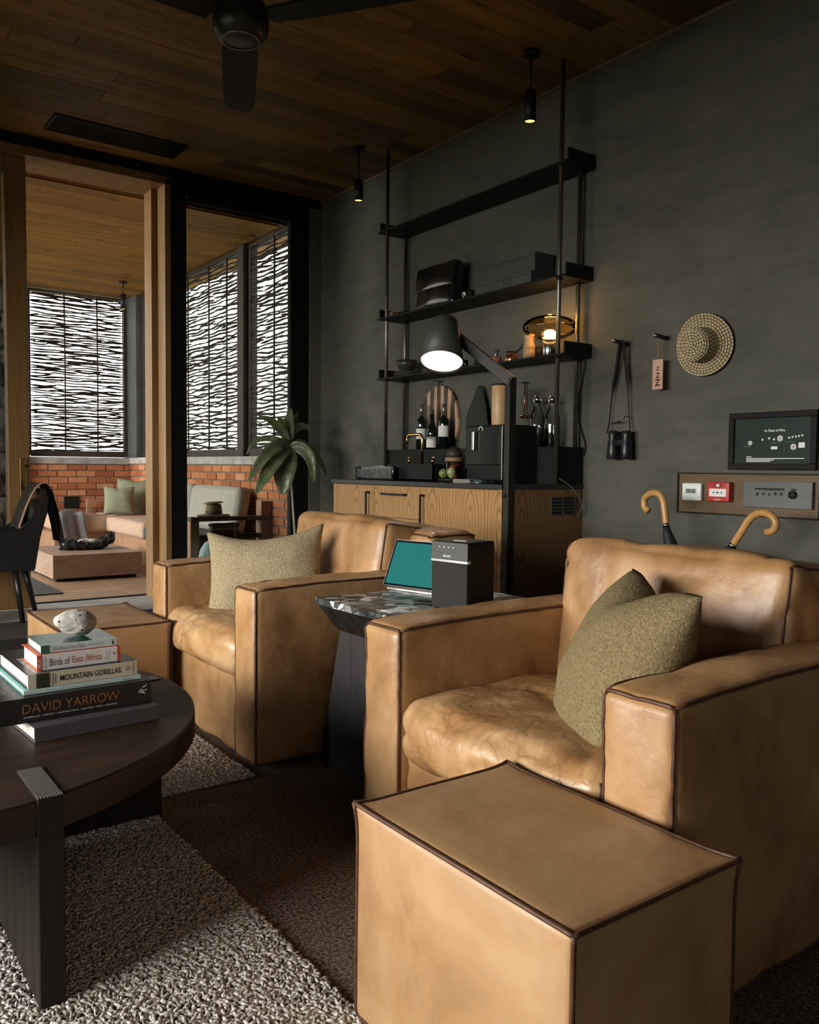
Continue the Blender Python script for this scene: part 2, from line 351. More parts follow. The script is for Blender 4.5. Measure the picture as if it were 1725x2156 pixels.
def tube_data(pts, rad, n=8, closed=False, cap=True, flat=None):
    pts = [Vector(p) for p in pts]; m = len(pts); V = []; Fc = []
    rad = rad if hasattr(rad, '__len__') else [rad]*m
    prev = None
    for i, p in enumerate(pts):
        a = pts[(i-1) % m] if (closed or i > 0) else p; b = pts[(i+1) % m] if (closed or i < m-1) else p
        t = (b-a).normalized()
        if prev is None:
            up = Vector((0, 0, 1)) if abs(t.z) < .9 else Vector((1, 0, 0))
            nn = t.cross(up).normalized()
        else:
            nn = (prev - t*prev.dot(t)).normalized()
        prev = nn; bb = t.cross(nn)
        fl = 1.0 if flat is None else flat
        for k in range(n):
            an = 2*math.pi*k/n
            V.append(p + nn*(math.cos(an)*rad[i]) + bb*(math.sin(an)*rad[i]*fl))
    for i in range(m if closed else m-1):
        j = (i+1) % m
        for k in range(n):
            l = (k+1) % n
            Fc.append((i*n+k, i*n+l, j*n+l, j*n+k))
    if cap and not closed:
        Fc.append(tuple(range(n-1, -1, -1))); Fc.append(tuple((m-1)*n+k for k in range(n)))
    return V, Fc
def tube(name, pts, rad, mat, parent=None, n=8, closed=False, flat=None):
    V, Fc = tube_data(pts, rad, n, closed, True, flat)
    return mesh(name, V, Fc, mat, parent, True)
def tubes(name, lst, mat, parent=None, n=6):
    V, Fc = [], []
    for pts, rad in lst:
        v, f = tube_data(pts, rad, n); o = len(V); V += v; Fc += [tuple(i+o for i in q) for q in f]
    return mesh(name, V, Fc, mat, parent, True)
def smooth_path(pts, sub=6):
    """Catmull-Rom through the points"""
    P = [Vector(p) for p in pts]; out = []
    for i in range(len(P)-1):
        p0 = P[max(i-1, 0)]; p1 = P[i]; p2 = P[i+1]; p3 = P[min(i+2, len(P)-1)]
        for k in range(sub):
            t = k/sub
            out.append(.5*((2*p1)+(p2-p0)*t+(2*p0-5*p1+4*p2-p3)*t*t+(3*p1-p0-3*p2+p3)*t**3))
    out.append(P[-1]); return out
def lathe(name, prof, c, mat, parent=None, n=32, mx=None, cap=True, sc=(1, 1)):
    V, Fc = [], []
    for r, z in prof:
        for k in range(n):
            a = 2*math.pi*k/n; V.append(Vector((r*math.cos(a)*sc[0], r*math.sin(a)*sc[1], z)))
    for i in range(len(prof)-1):
        for k in range(n):
            l = (k+1) % n; Fc.append((i*n+k, i*n+l, (i+1)*n+l, (i+1)*n+k))
    if cap:
        if prof[0][0] > 1e-5: Fc.append(tuple(range(n-1, -1, -1)))
        if prof[-1][0] > 1e-5: Fc.append(tuple((len(prof)-1)*n+k for k in range(n)))
    T = Matrix.Translation(c) @ (mx if mx is not None else Matrix.Identity(4))
    o = mesh(name, [T @ v for v in V], Fc, mat, parent, True)
    return o
def sharp(o, ang=35):
    me = o.data
    bm = bmesh.new(); bm.from_mesh(me)
    for e in bm.edges:
        if len(e.link_faces) == 2 and e.calc_face_angle(0) > R(ang): e.smooth = False
    bm.to_mesh(me); bm.free(); return o
AX_WALL = Matrix(((0, 0, -1), (-1, 0, 0), (0, 1, 0)))     # lettering on the wall that faces the camera side
AX_FRONT = Matrix(((1, 0, 0), (0, 0, -1), (0, 1, 0)))     # lettering on a face towards -Y
def text(name, s, centre, mat, parent, width=None, height=None, axes=AX_FRONT, font_shear=0, extrude=.0003, spin=0, bold=0.0):
    cu = bpy.data.curves.new(name, 'FONT'); cu.body = s; cu.align_x = 'CENTER'; cu.align_y = 'CENTER'; cu.size = 1; cu.extrude = .0; cu.shear = font_shear; cu.offset = bold
    cu.resolution_u = 3
    o = bpy.data.objects.new(name, cu); COL.objects.link(o)
    bpy.context.view_layer.update()
    dg = bpy.context.evaluated_depsgraph_get(); me = bpy.data.meshes.new_from_object(o.evaluated_get(dg))
    bpy.data.objects.remove(o); bpy.data.curves.remove(cu)
    co = np.empty(len(me.vertices)*3); me.vertices.foreach_get('co', co); co = co.reshape(-1, 3)
    lo, hi = co.min(0), co.max(0); mid = (lo+hi)/2; dim = hi-lo
    sx = (width/dim[0]) if width else height/dim[1]; sy = (height/dim[1]) if height else sx
    if spin: axes = axes @ Matrix.Rotation(spin, 3, 'Z')
    A = np.array(axes)
    co = np.stack([(co[:, 0]-mid[0])*sx, (co[:, 1]-mid[1])*sy, np.full(len(co), extrude)], 1) @ A.T + np.array(centre)
    me.vertices.foreach_set('co', co.ravel()); me.update()
    me.materials.clear(); me.materials.append(M[mat] if isinstance(mat, str) else mat)
    o = bpy.data.objects.new(name, me); COL.objects.link(o)
    return par(o, parent)
def seg_params(h, r, n):
    r = min(r, h*.49)
    e = [-h, -h+r*.3, -h+r*.65]
    mid = list(np.linspace(-h+r, h-r, n+1))
    return e + mid + [-k for k in reversed(e)]
class Soft:
    """a padded box: rounded edges, bulging faces, creases"""
    def __init__(s, x0, x1, y0, y1, z0, z1, r=.02, bulge=(.01, .01, .01), n=(10, 10, 10), amp=.003, freq=7.0, crease=0.0, cfreq=5.0, seed=0, fn=None, mx=None):
        s.c = Vector(((x0+x1)/2, (y0+y1)/2, (z0+z1)/2)); s.h = (abs(x1-x0)/2, abs(y1-y0)/2, abs(z1-z0)/2)
        s.r, s.b, s.n, s.amp, s.freq, s.crease, s.cf, s.seed, s.fn, s.mx = r, bulge, n, amp, freq, crease, cfreq, seed, fn, mx
    def map(s, p, off=0.0):
        h = s.h; r = min(s.r, min(h)*.98)
        q = Vector([max(-(h[i]-r), min(h[i]-r, p[i])) for i in range(3)])
        d = Vector(p)-q; n = d.normalized() if d.length > 1e-9 else Vector((0, 0, 1))
        pos = q + n*r
        u = [p[i]/h[i] for i in range(3)]
        for a in range(3):
            b_, c_ = (a+1) % 3, (a+2) % 3
            k = abs(u[a])**3 * (1-u[b_]**2)*(1-u[c_]**2)
            pos[a] += math.copysign(s.b[a]*k, u[a])
        sd = Vector((s.seed*13.7, s.seed*3.1, s.seed*7.9))
        wv = s.amp*mnoise.noise((pos+s.c)*s.freq+sd)
        if s.crease:
            t = mnoise.noise((pos+s.c)*s.cf+sd*1.7 + Vector((0, 0, 1))*mnoise.noise((pos+s.c)*3.1+sd))
            wv -= s.crease*max(0, 1-abs(t)*5.5)**2
        pos = pos + n*(wv+off)
        if s.fn: pos = s.fn(pos, u, n)
        pos = pos + s.c
        return s.mx @ pos if s.mx is not None else pos
    def build(s, name, mat, parent=None):
        h = s.h; P = [seg_params(h[i], min(s.r, min(h)*.98), s.n[i]) for i in range(3)]
        idx, V, Fc = {}, [], []
        def vid(p):
            k = (round(p[0], 6), round(p[1], 6), round(p[2], 6))
            if k not in idx: idx[k] = len(V); V.append(s.map(p))
            return idx[k]
        for a in range(3):
            b_, c_ = (a+1) % 3, (a+2) % 3
            for sg in (-1, 1):
                for i in range(len(P[b_])-1):
                    for j in range(len(P[c_])-1):
                        q = []
                        for bi, cj in ((i, j), (i+1, j), (i+1, j+1), (i, j+1)):
                            p = [0, 0, 0]; p[a] = sg*h[a]; p[b_] = P[b_][bi]; p[c_] = P[c_][cj]; q.append(vid(p))
                        Fc.append(tuple(q) if sg > 0 else tuple(reversed(q)))
        return mesh(name, V, Fc, mat, parent, True)
    def edge(s, a, sb, sc_, n=26, off=.002, trim=0.0, lo=-1, hi=1):
        """points along the edge parallel to axis a at sign sb, sc of the two other axes"""
        out = []
        for t in np.linspace(lo+trim, hi-trim, n):
            p = [0, 0, 0]; p[a] = t*s.h[a]; p[(a+1) % 3] = sb*s.h[(a+1) % 3]; p[(a+2) % 3] = sc_*s.h[(a+2) % 3]
            out.append(s.map(p, off))
        return out
def cushion(name, w, h, d, mat, parent, mx, seed=0, pinch=.10, n=34, chop=0.0, amp=.004, uvs=1.0, sag=0.0):
    """scatter cushion: two bellied faces meeting in a seam, drawn-out corners; local x width, y height, z thickness"""
    V, Fc, UV = [], [], []
    sd = Vector((seed*5.3, seed*2.9, seed*11.1))
    def shape(u, v, sg):
        e = pinch*(1-u*u)*(abs(v)**2.2)*math.copysign(1, v); f = pinch*(1-v*v)*(abs(u)**2.2)*math.copysign(1, u)
        x = u*w/2 - f*w/2; y = v*h/2 - e*h/2
        prof = max(0, (1-abs(u)**2.6))**.62*max(0, (1-abs(v)**2.6))**.62
        z = sg*prof*d/2
        if chop: y -= chop*h*math.exp(-(u/.30)**2)*max(0, v)**1.6
        if sag: y -= sag*h*(1-u*u)*max(0, v)**1.5
        p = Vector((x, y, z)); k = prof**.5
        return p + Vector((0, 0, 1))*(sg*amp*k*mnoise.noise(p*14+sd)) + Vector((0, amp*1.2*mnoise.noise(p*9+sd), 0))
    g = {}
    for sg in (1, -1):
        for i in range(n+1):
            for j in range(n+1):
                u, v = -1+2*i/n, -1+2*j/n
                bd = i in (0, n) or j in (0, n)
                k = (i, j, 0 if bd else sg)
                if k in g: continue
                g[k] = len(V); V.append(mx @ shape(u, v, sg)); UV.append((i/n*uvs, j/n*uvs*h/w))
    for sg in (1, -1):
        for i in range(n):
            for j in range(n):
                q = []
                for a, b in ((i, j), (i+1, j), (i+1, j+1), (i, j+1)):
                    bd = a in (0, n) or b in (0, n); q.append(g[(a, b, 0 if bd else sg)])
                Fc.append(tuple(q) if sg > 0 else tuple(reversed(q)))
    return mesh(name, V, Fc, mat, parent, True, UV)
def frame_mx(o, xa, ya):
    xa = Vector(xa).normalized(); za = xa.cross(Vector(ya)).normalized(); ya = za.cross(xa)
    return Matrix(((xa.x, ya.x, za.x, o[0]), (xa.y, ya.y, za.y, o[1]), (xa.z, ya.z, za.z, o[2]), (0, 0, 0, 1)))
def copy_piece(o, parent=None):
    c = o.copy(); COL.objects.link(c)
    if parent is not None: c.parent = parent
    return c

# ================================================================== THE SETTING
struct(box('floor', WX0, WX1, WY0, 5.75, -.08, 0, 'carpet'))
struct(box('floor_threshold', WX0, WX1, 5.75, 6.42, -.08, .004, 'concrete'))
struct(box('ground', -60, WX0-.1, -40, 60, -.6, -.45, plain('garden_ground', (.12, .13, .07), .95, var=.4, scale=.8)))
GRD = plain('garden_ground_beyond', (.12, .13, .07), .95, var=.4, scale=.8)
struct(boxes('ground_beyond', [(WX0-.1, .4, 6.42, 10.8, -.6, -.45), (WX0-.1, 60, 10.8, 60, -.6, -.45)], GRD))
struct(box('wall_right', WX1, WX1+.2, WY0, 6.4, -.08, CEIL+.2, 'wall'))
struct(boxes('wall_front', [(WX0-.2, -1.7, WY0-.2, WY0, -.08, CEIL+.2), (0.1, WX1+.2, WY0-.2, WY0, -.08, CEIL+.2), (-1.7, 0.1, WY0-.2, WY0, -.08, .75), (-1.7, 0.1, WY0-.2, WY0, 1.85, CEIL+.2)], 'wall'))
struct(boxes('added_fill_window', [(-1.7, -1.64, WY0-.14, WY0-.06, .75, 1.85), (.04, .1, WY0-.14, WY0-.06, .75, 1.85), (-1.64, .04, WY0-.14, WY0-.06, .75, .81), (-1.64, .04, WY0-.14, WY0-.06, 1.79, 1.85)], 'blackwood'))  # added window out of view, lets in fill for faces turned from the daylight
struct(box('wall_back', 3.392, WX1, WY1, 6.10, 0, CEIL, 'wall'))
struct(box('wall_back_far', WX0-.2, .02, WY1, 6.4, -.08, CEIL+.2, 'wall'))
wl = struct(boxes('wall_left', [(WX0-.2, WX0, WY0, WIN_Y0, -.08, CEIL+.2), (WX0-.2, WX0, WIN_Y1, WY1, -.08, CEIL+.2), (WX0-.2, WX0, WIN_Y0, WIN_Y1, WIN_Z1, CEIL+.2)], 'wall'))
# the big window on the daylight side (behind the photographer's left shoulder)
w2 = struct(boxes('window_2', [(WX0-.14, WX0-.04, WIN_Y0, WIN_Y0+.07, 0, WIN_Z1), (WX0-.14, WX0-.04, WIN_Y1-.07, WIN_Y1, 0, WIN_Z1), (WX0-.14, WX0-.04, WIN_Y0, WIN_Y1, WIN_Z1-.07, WIN_Z1), (WX0-.14, WX0-.04, WIN_Y0, WIN_Y1, -.08, .03)], 'blackwood'))
struct(box('added_light_block', WX0-1.5, WX0-.2, WY0-.2, 6.4, 2.75, 2.9, 'blackwood'))  # unseen slab added outside to cut high daylight off the upper surfaces
# ceiling: slab with boards one by one
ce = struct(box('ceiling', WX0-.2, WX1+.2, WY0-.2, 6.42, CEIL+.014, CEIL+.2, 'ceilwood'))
PW = .142
def boards(parent, x0, x1, y0, y1, ztop, mat, lmin, lmax, seed):
    rnd = random.Random(seed); cache = {}
    y = y0; k = 0
    while y < y1-.02:
        wdt = min(PW, y1-y); x = x0 - rnd.random()*lmax*.8; first = True
        while x < x1:
            L = rnd.choice([lmin, (lmin+lmax)/2, lmax]); a, b = max(x, x0), min(x+L, x1)
            if b-a > .12:
                key = (round(b-a, 3), round(wdt, 3))
                if key not in cache:
                    bm = bmesh.new(); bm_box(bm, -(b-a)/2+.0012, (b-a)/2-.0012, -wdt/2+.0014, wdt/2-.0014, -.012, 0, .0012, 1)
                    t = from_bm('plank', bm, mat); cache[key] = t.data; bpy.data.objects.remove(t)
                o = bpy.data.objects.new('plank', cache[key]); COL.objects.link(o)
                o.location = ((a+b)/2, y+wdt/2, ztop + rnd.uniform(-.0012, .0006)); o.parent = parent
            x += L
        y += PW; k += 1
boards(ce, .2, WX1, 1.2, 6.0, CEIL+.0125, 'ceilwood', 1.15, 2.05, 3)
struct(box('trim_1', WX1-.012, WX1, WY0, WY1, CEIL-.014, CEIL, plain('cove_trim', (.20, .15, .09), .6)))
# back wall: lintel, sliding door and window
struct(box('trim_2', .02, WX1, WY1, 6.4, 3.075, CEIL+.01, 'blackwood'))
d1 = struct(box('door_1', 1.155, 1.285, 6.10, 6.19, .02, 3.02, 'doorwood', None, .004))                   # closing stile of the sliding leaf
box('bottom_rail', .05, 1.155, 6.10, 6.19, .02, .34, 'doorwood', d1, .003)
box('top_rail', .05, 1.155, 6.10, 6.19, 2.92, 3.02, 'doorwood', d1, .003)
box('far_stile', .02, .13, 6.10, 6.19, .02, 3.02, 'doorwood', d1, .003)
box('pane', .13, 1.155, 6.14, 6.15, .34, 2.92, 'glass_dark', d1)
boxes('pull_handle', [(1.215, 1.245, 6.045, 6.06, .78, 1.04), (1.222, 1.238, 6.06, 6.10, .82, .84), (1.222, 1.238, 6.06, 6.10, .98, 1.0)], 'brass', d1, .002)
struct(box('trim_3', 2.2, 2.244, 6.03, 6.40, .004, 3.06, 'doorwood', None, .003))
struct(box('trim_4', 2.155, 2.2, 6.19, 6.34, .004, 3.02, 'doorwood', None, .003))
struct(box('trim_5', 1.0, 2.245, 6.03, 6.40, 3.02, 3.075, 'doorwood', None, .003))
struct(box('trim_6', 1.0, 2.245, 6.36, 6.40, .0, .012, 'black'))
w1 = struct(boxes('window_1', [(2.245, 2.365, 6.04, 6.10, .004, 3.075), (3.232, 3.392, 6.04, 6.10, .004, 3.075), (2.365, 3.232, 6.04, 6.10, 2.975, 3.075), (2.365, 3.232, 6.04, 6.10, .004, .10)], 'blackwood'))
box('pane', 2.365, 3.232, 6.072, 6.080, .10, 2.975, 'glass', w1)
box('glazing_bead', 3.214, 3.232, 6.045, 6.07, .10, 2.975, 'post_grey', w1)
box('blind_roll', 2.375, 3.21, 6.02, 6.065, 2.93, 2.972, 'matte_black', w1, .015, 3)
# ------------------------------------------------------------------ terrace
TZ, SY, SX = 3.0, 10.3, 3.32
fl = struct(box('floor_terrace', .4, SX, 6.42, SY, -.08, -.014, 'decking'))
rnd = random.Random(5); y = 6.43; dk = {}
while y < SY:
    L = 1.0
    for x in (.9, 2.1):
        o = box('plank', x+.001, x+1.199, y, y+.128, -.014, .0, 'decking', fl, .002, 1) if not dk else None
        if o: dk['m'] = o.data; base_y = y; base_x = x
        else:
            o = bpy.data.objects.new('plank', dk['m']); COL.objects.link(o); o.location = (x-base_x, y-base_y, 0); o.parent = fl
    y += .132
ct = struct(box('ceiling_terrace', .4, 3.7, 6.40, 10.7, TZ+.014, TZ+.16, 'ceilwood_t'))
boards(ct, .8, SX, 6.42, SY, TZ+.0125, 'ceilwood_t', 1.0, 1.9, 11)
# parapets of brick with concrete caps
def brick_wall(name, axis, a0, a1, plane, z0, z1, cap):
    """axis 'x': runs along X, face towards -Y; axis 'y': runs along Y, face towards -X"""
    if axis == 'x': b = box(name, a0, a1, plane+.012, plane+.22, z0, z1, 'mortar')
    else: b = box(name, plane+.012, plane+.22, a0, a1, z0, z1, 'mortar')
    struct(b)
    if axis == 'x': box('concrete_cap', a0, a1, plane-.015, plane+.24, z1, cap, 'cap_concrete', b, .004)
    else: box('concrete_cap', plane-.015, plane+.24, a0, a1, z1, cap, 'cap_concrete', b, .004)
    bl, bh, j = .205, .062, .0125; cache = {}; rr = random.Random(len(name))
    rows = int((z1-z0)/(bh+j))
    for i in range(rows):
        z = z1 - (i+1)*(bh+j) + j*.2
        a = a0 - (bl+j)*(.5 if i % 2 else 0) - rr.random()*.02
        while a < a1:
            s, e = max(a, a0), min(a+bl, a1)
            if e-s > .03:
                key = round(e-s, 3)
                if key not in cache:
                    t = box('brick', -(e-s)/2, (e-s)/2, -.02, .02, -bh/2, bh/2, 'brick', None, .004, 1); cache[key] = t.data; bpy.data.objects.remove(t)
                o = bpy.data.objects.new('brick', cache[key]); COL.objects.link(o); o.parent = b
                off = rr.uniform(-.003, .004)
                if axis == 'x': o.location = ((s+e)/2, plane+.02+off, z+bh/2+rr.uniform(-.0015, .0015))
                else: o.location = (plane+.02+off, (s+e)/2, z+bh/2+rr.uniform(-.0015, .0015)); o.rotation_euler = (0, 0, R(90)+rr.uniform(-.006, .006))
            a += bl+j
    return b
brick_wall('wall_terrace_back', 'x', 2.17, SX+.2, SY, 0, 1.005, 1.085)
brick_wall('wall_terrace_side', 'y', 6.11, SY, SX, 0, 1.015, 1.09)
# field-stone wall seen through the sliding leaf
sw = struct(box('wall_terrace_stone', .9, 2.17, SY-.02, SY+.3, 0, TZ+.014, 'mortar'))
rr = random.Random(21); z = .0; stones = 0
while z < TZ-.05:
    hgt = min(rr.uniform(.17, .30), TZ-z); x = .92 - rr.random()*.1
    while x < 2.15:
        L = rr.uniform(.2, .42); a, b = max(x, .92), min(x+L, 2.16)
        if b-a > .07:
            Soft(a+.006, b-.006, SY-.09+rr.uniform(-.02, .02), SY+.05, z+.006, z+hgt-.006, .045, (.01, .025, .01), (4, 2, 4), .022, 9, seed=stones).build('stone', 'stone', sw); stones += 1
        x += L
    z += hgt
# twig screens between dark posts
def twig_screen(name, label, axis, a0, a1, plane, z0, z1, wires, seed):
    t = thing(name, label, 'screen', (((a0+a1)/2, plane, z0) if axis == 'x' else (plane, (a0+a1)/2, z0)), 'woven twig screens around the terrace')
    P = (lambda a, d, z: Vector((a, plane+d, z))) if axis == 'x' else (lambda a, d, z: Vector((plane+d, a, z)))
    rr = random.Random(seed); V, Fc = [], []
    z = z0 + .012
    while z < z1-.008:
        a = a0 - rr.random()*.3
        while a < a1:
            L = rr.uniform(.28, .75); s, e = max(a, a0), min(a+L, a1)
            if e-s > .04:
                m = max(4, int((e-s)/.055)); ph = rr.random()*6; am = rr.uniform(.003, .009); fr = rr.uniform(9, 22); r0 = rr.uniform(.0068, .0118); d = rr.uniform(-.012, .012); sl = rr.uniform(-.016, .016)
                zz = z + rr.uniform(-.008, .008)
                pts = [P(s+(e-s)*k/m, d, zz + am*math.sin(ph+fr*(e-s)*k/m) + sl*(k/m-.5)) for k in range(m+1)]
                rad = [r0*(.75+.55*rr.random())*(.45 if k in (0, m) else 1) for k in range(m+1)]
                v, f = tube_data(pts, rad, 5); o = len(V); V += v; Fc += [tuple(i+o for i in q) for q in f]
            a += L*rr.uniform(.8, .98)
        z += rr.uniform(.021, .032)*(1.0 if axis == 'x' else 1.22)
    tw = mesh('twig_weave', V, Fc, 'twig', t, True); tw['kind'] = 'stuff'
    for wv in wires:
        tube('tie_rod', [P(wv, -.016, z0), P(wv+.004, -.016, (z0+z1)/2), P(wv, -.016, z1)], .0085, 'twig', t, 6)
    fr = .035
    for nm, b in (('bottom_rail', (a0, a1, z0-.071, z0)), ('top_rail', (a0, a1, z1, z1+.02)), ('side_stile', (a0-fr, a0, z0-.06, z1+.02)), ('side_stile', (a1, a1+fr, z0-.06, z1+.02))):
        if axis == 'x': box(nm, b[0], b[1], plane-.03, plane+.03, b[2], b[3], 'screenframe', t)
        else: box(nm, plane-.03, plane+.03, b[0], b[1], b[2], b[3], 'screenframe', t)
    return t
twig_screen('twig_screen', 'woven twig screen across the far end of the terrace', 'x', 2.205, 3.26, SY+.08, 1.16, 2.975, (2.58, 2.95), 1)
twig_screen('twig_screen', 'wide woven twig screen between the corner post and the middle post', 'y', 7.30, 9.96, SX+.08, 1.16, 2.975, (7.62, 8.05, 8.6, 9.2), 2)
twig_screen('twig_screen', 'narrow woven twig screen nearest the glazed window', 'y', 6.16, 7.08, SX+.08, 1.16, 2.975, (6.63,), 3)
struct(box('trim_7', SX, SX+.14, 7.12, 7.25, 1.085, TZ+.014, 'screenframe'))
struct(box('trim_8', SX-.02, SX+.22, SY-.28, SY+.2, 1.085, TZ+.014, 'post_grey'))

# ================================================================== SEATING
def seams(lst, parent, rad=.0042):
    V, Fc = [], []
    for pts in lst:
        v, f = tube_data(pts, rad, 6); o = len(V); V += v; Fc += [tuple(i+o for i in q) for q in f]
    return mesh('piping', V, Fc, 'piping', parent, True)
def armchair(label, y0, y1, x0, seed):
    x1 = x0+.97; aw = .165
    t = thing('leather_armchair', label, 'armchair', ((x0+x1)/2, (y0+y1)/2, 0), 'tan leather club chairs')
    # plinth under the cushion, draped leather front
    def drape(p, u, n):
        if u[0] < -.9: p = p + Vector((-.012*max(0, -u[2])*(1-u[1]**2) - .006*math.sin(u[1]*9+seed)*(1-u[2])*.5, 0, 0))
        return p
    b = Soft(x0+.025, x1-.1, y0+aw-.01, y1-aw+.01, .012, .30, .02, (.006, 0, .0), (6, 16, 8), .006, 6, .006, 4, seed, drape)
    o = b.build('seat_base', 'leather', t); seams([b.edge(2, -1, -1)], o); seams([b.edge(2, -1, 1)], o)
    for k, (a, c) in enumerate(((y0, y0+aw), (y1-aw, y1))):
        def sag(p, u, n, k=k):
            # soft front: the arm top dips a little to the front, sides billow
            p = p + Vector((0, 0, -.012*max(0, -u[0])**3*max(0, u[2])))
            if u[0] < -.5 and u[2] > .35: p = p + Vector((.0022*math.sin(u[2]*38+seed)*(-u[0]-.5), 0, 0))
            return p
        s = Soft(x0, x1-.02, a, c, .012, .612, .024, (.010, .009, .007), (22, 6, 22), .0035, 6.5, .0055, 5.5, seed*3+k, sag)
        o = s.build('arm', 'leather', t)
        seams([s.edge(0, -1, 1), s.edge(0, 1, 1), s.edge(1, 1, -1, 14), s.edge(2, -1, -1), s.edge(2, -1, 1), s.edge(0, -1, -1), s.edge(0, 1, -1), s.edge(1, -1, -1, 14)], o)
    s = Soft(x1-.25, x1, y0+.01, y1-.01, .012, .755, .045, (.012, .01, .02), (8, 18, 16), .007, 5, .006, 5, seed+40)
    o = s.build('backrest', 'leather', t); seams([s.edge(1, 1, -1), s.edge(1, 1, 1), s.edge(0, 1, 1, 12), s.edge(0, -1, 1, 12)], o)
    # seat cushion, crowned and slumping over the front
    def slump(p, u, n):
        d = Vector((0, 0, 0))
        if u[0] < 0: d.x -= .008*(1-u[1]**2)*(-u[0])
        d.z -= .022*math.exp(-((u[0]-.15)/.5)**2-((u[1])/.55)**2)*max(0, u[2])
        d.z += .006*mnoise.noise(Vector((p.x*11, p.y*11+seed, 3)))*max(0, u[2])
        return p+d
    s = Soft(x0-.004, x1-.36, y0+aw-.012, y1-aw+.012, .262, .432, .055, (.02, .012, .022), (26, 26, 8), .007, 6, .010, 4.2, seed+11, slump)
    o = s.build('seat_cushion', 'leather_worn', t)
    seams([s.edge(1, -1, -1, 30, -.004), s.edge(2, -1, -1, 10, -.002), s.edge(2, -1, 1, 10, -.002)], o)
    # back cushion leaning on the backrest
    mx = Matrix.Translation((x1-.40, 0, .40)) @ Matrix.Rotation(R(9), 4, 'Y') @ Matrix.Translation((-(x1-.40), 0, -.40))
    s = Soft(x1-.425, x1-.215, y0+aw-.028, y1-aw+.028, .392, .805, .042, (.028, .006, .018), (8, 26, 20), .007, 6, .008, 4.6, seed+23, None, mx)
    o = s.build('back_cushion', 'leather', t)
    seams([s.edge(0, -1, 1, 12, 0), s.edge(2, -1, -1, 20, 0)], o, .0036); seams([s.edge(0, 1, 1, 12, 0), s.edge(2, -1, 1, 20, 0)], o, .0036)
    return t
armchair('tan leather armchair nearest the umbrellas, with an olive cushion propped on its corner', .868, 1.842, 1.2, 1)
armchair('tan leather armchair nearer the terrace, with a wide olive cushion across it', 2.475, 3.452, 1.195, 2)
def ottoman(label, x0, x1, y0, y1, z1, seed):
    t = thing('leather_ottoman', label, 'ottoman', ((x0+x1)/2, (y0+y1)/2, 0), 'tan leather cube ottomans')
    def ears(p, u, n):
        k = (abs(u[0])*abs(u[1])*max(0, u[2]))**10
        return p + Vector((math.copysign(.008*k, u[0]), math.copysign(.008*k, u[1]), .007*k))
    s = Soft(x0, x1, y0, y1, .008, z1, .016, (.007, .007, .006), (16, 18, 16), .0022, 5, .0, 4, seed, ears)
    s.build('body', 'leather_smooth', t)
    seams([s.edge(0, -1, 1), s.edge(0, 1, 1), s.edge(1, 1, -1), s.edge(1, 1, 1), s.edge(2, -1, -1), s.edge(2, -1, 1), s.edge(2, 1, -1), s.edge(2, 1, 1), s.edge(0, 1, -1), s.edge(0, -1, -1), s.edge(1, -1, -1), s.edge(1, -1, 1)], t)
    return t
ottoman('tan leather cube ottoman in front of the armchair nearest the umbrellas', .798, 1.166, .722, 1.245, .40, 3)
ottoman('tan leather cube ottoman behind the book stack', .755, 1.158, 3.14, 3.66, .40, 4)
# scatter cushions
A = Vector((1.715, 1.36, .735)); B = Vector((1.475, 1.0, .735)); dn = Vector((-.135, .10, -.36))
ctr = (A+B)/2 + dn*.5
cc = cushion('scatter_cushion', .46, .44, .215, 'cushion2', None, frame_mx(ctr+Vector((-.02, .01, -.005)), (B-A), -dn), 5, .05, 36, .12, .006, 1.0)
tag(cc, 'dark olive woven cushion with a dented top, on the armchair nearest the umbrellas', 'cushion', 'olive scatter cushions')
A = Vector((1.335, 3.20, .735)); B = Vector((1.70, 2.93, .765)); dn = Vector((-.03, -.10, -.33))
cc = cushion('scatter_cushion', .475, .37, .15, 'cushion', None, frame_mx((A+B)/2+dn*.5+Vector((0, 0, -.005)), (B-A), -dn), 9, .085, 36, 0, .005, 1.0, .09)
tag(cc, 'pale olive woven rectangular cushion on the armchair nearer the terrace', 'cushion', 'olive scatter cushions')

# ================================================================== ROUND COFFEE TABLE
TC, TR, TT = Vector((.168, 2.248, 0)), .68, .395
t = thing('coffee_table', 'round dark-stained wooden coffee table with slab legs and exposed end grain', 'coffee table', TC)
bm = bmesh.new()
n = 96
ringv = []
for z, r in ((TT-.066, TR-.004), (TT-.060, TR), (TT-.004, TR), (TT, TR-.004)):
    ringv.append([bm.verts.new((TC.x+r*math.cos(2*math.pi*k/n), TC.y+r*math.sin(2*math.pi*k/n), z)) for k in range(n)])
for i in range(3):
    for k in range(n): bm.faces.new((ringv[i][k], ringv[i][(k+1) % n], ringv[i+1][(k+1) % n], ringv[i+1][k]))
bm.faces.new(ringv[3]); bm.faces.new(list(reversed(ringv[0])))
sharp(from_bm('table_top', bm, 'tablewood', t, True))
for (ax_, ay_), ln, rot in (((.363, 1.587), .66, 0), ((.825, 2.33), .42, 90), ((-.03, 2.91), .60, 180), ((-.43, 2.17), .36, 270)):
    mx = Matrix.Translation((ax_, ay_, 0)) @ Matrix.Rotation(R(rot), 4, 'Z')          # radial slabs, outer end flush with the rim
    lg = box('leg', -.023, .023, 0, ln, .004, TT-.068, 'legwood', t, .002, 1, mx)
    box('tenon', -.023, .023, 0, .176, TT-.07, TT+.0025, 'legwood', lg, .0015, 1, mx)
    box('end_grain', -.0215, .0215, .0015, .1745, TT+.0025, TT+.0033, 'endgrain', lg, 0, 1, mx)

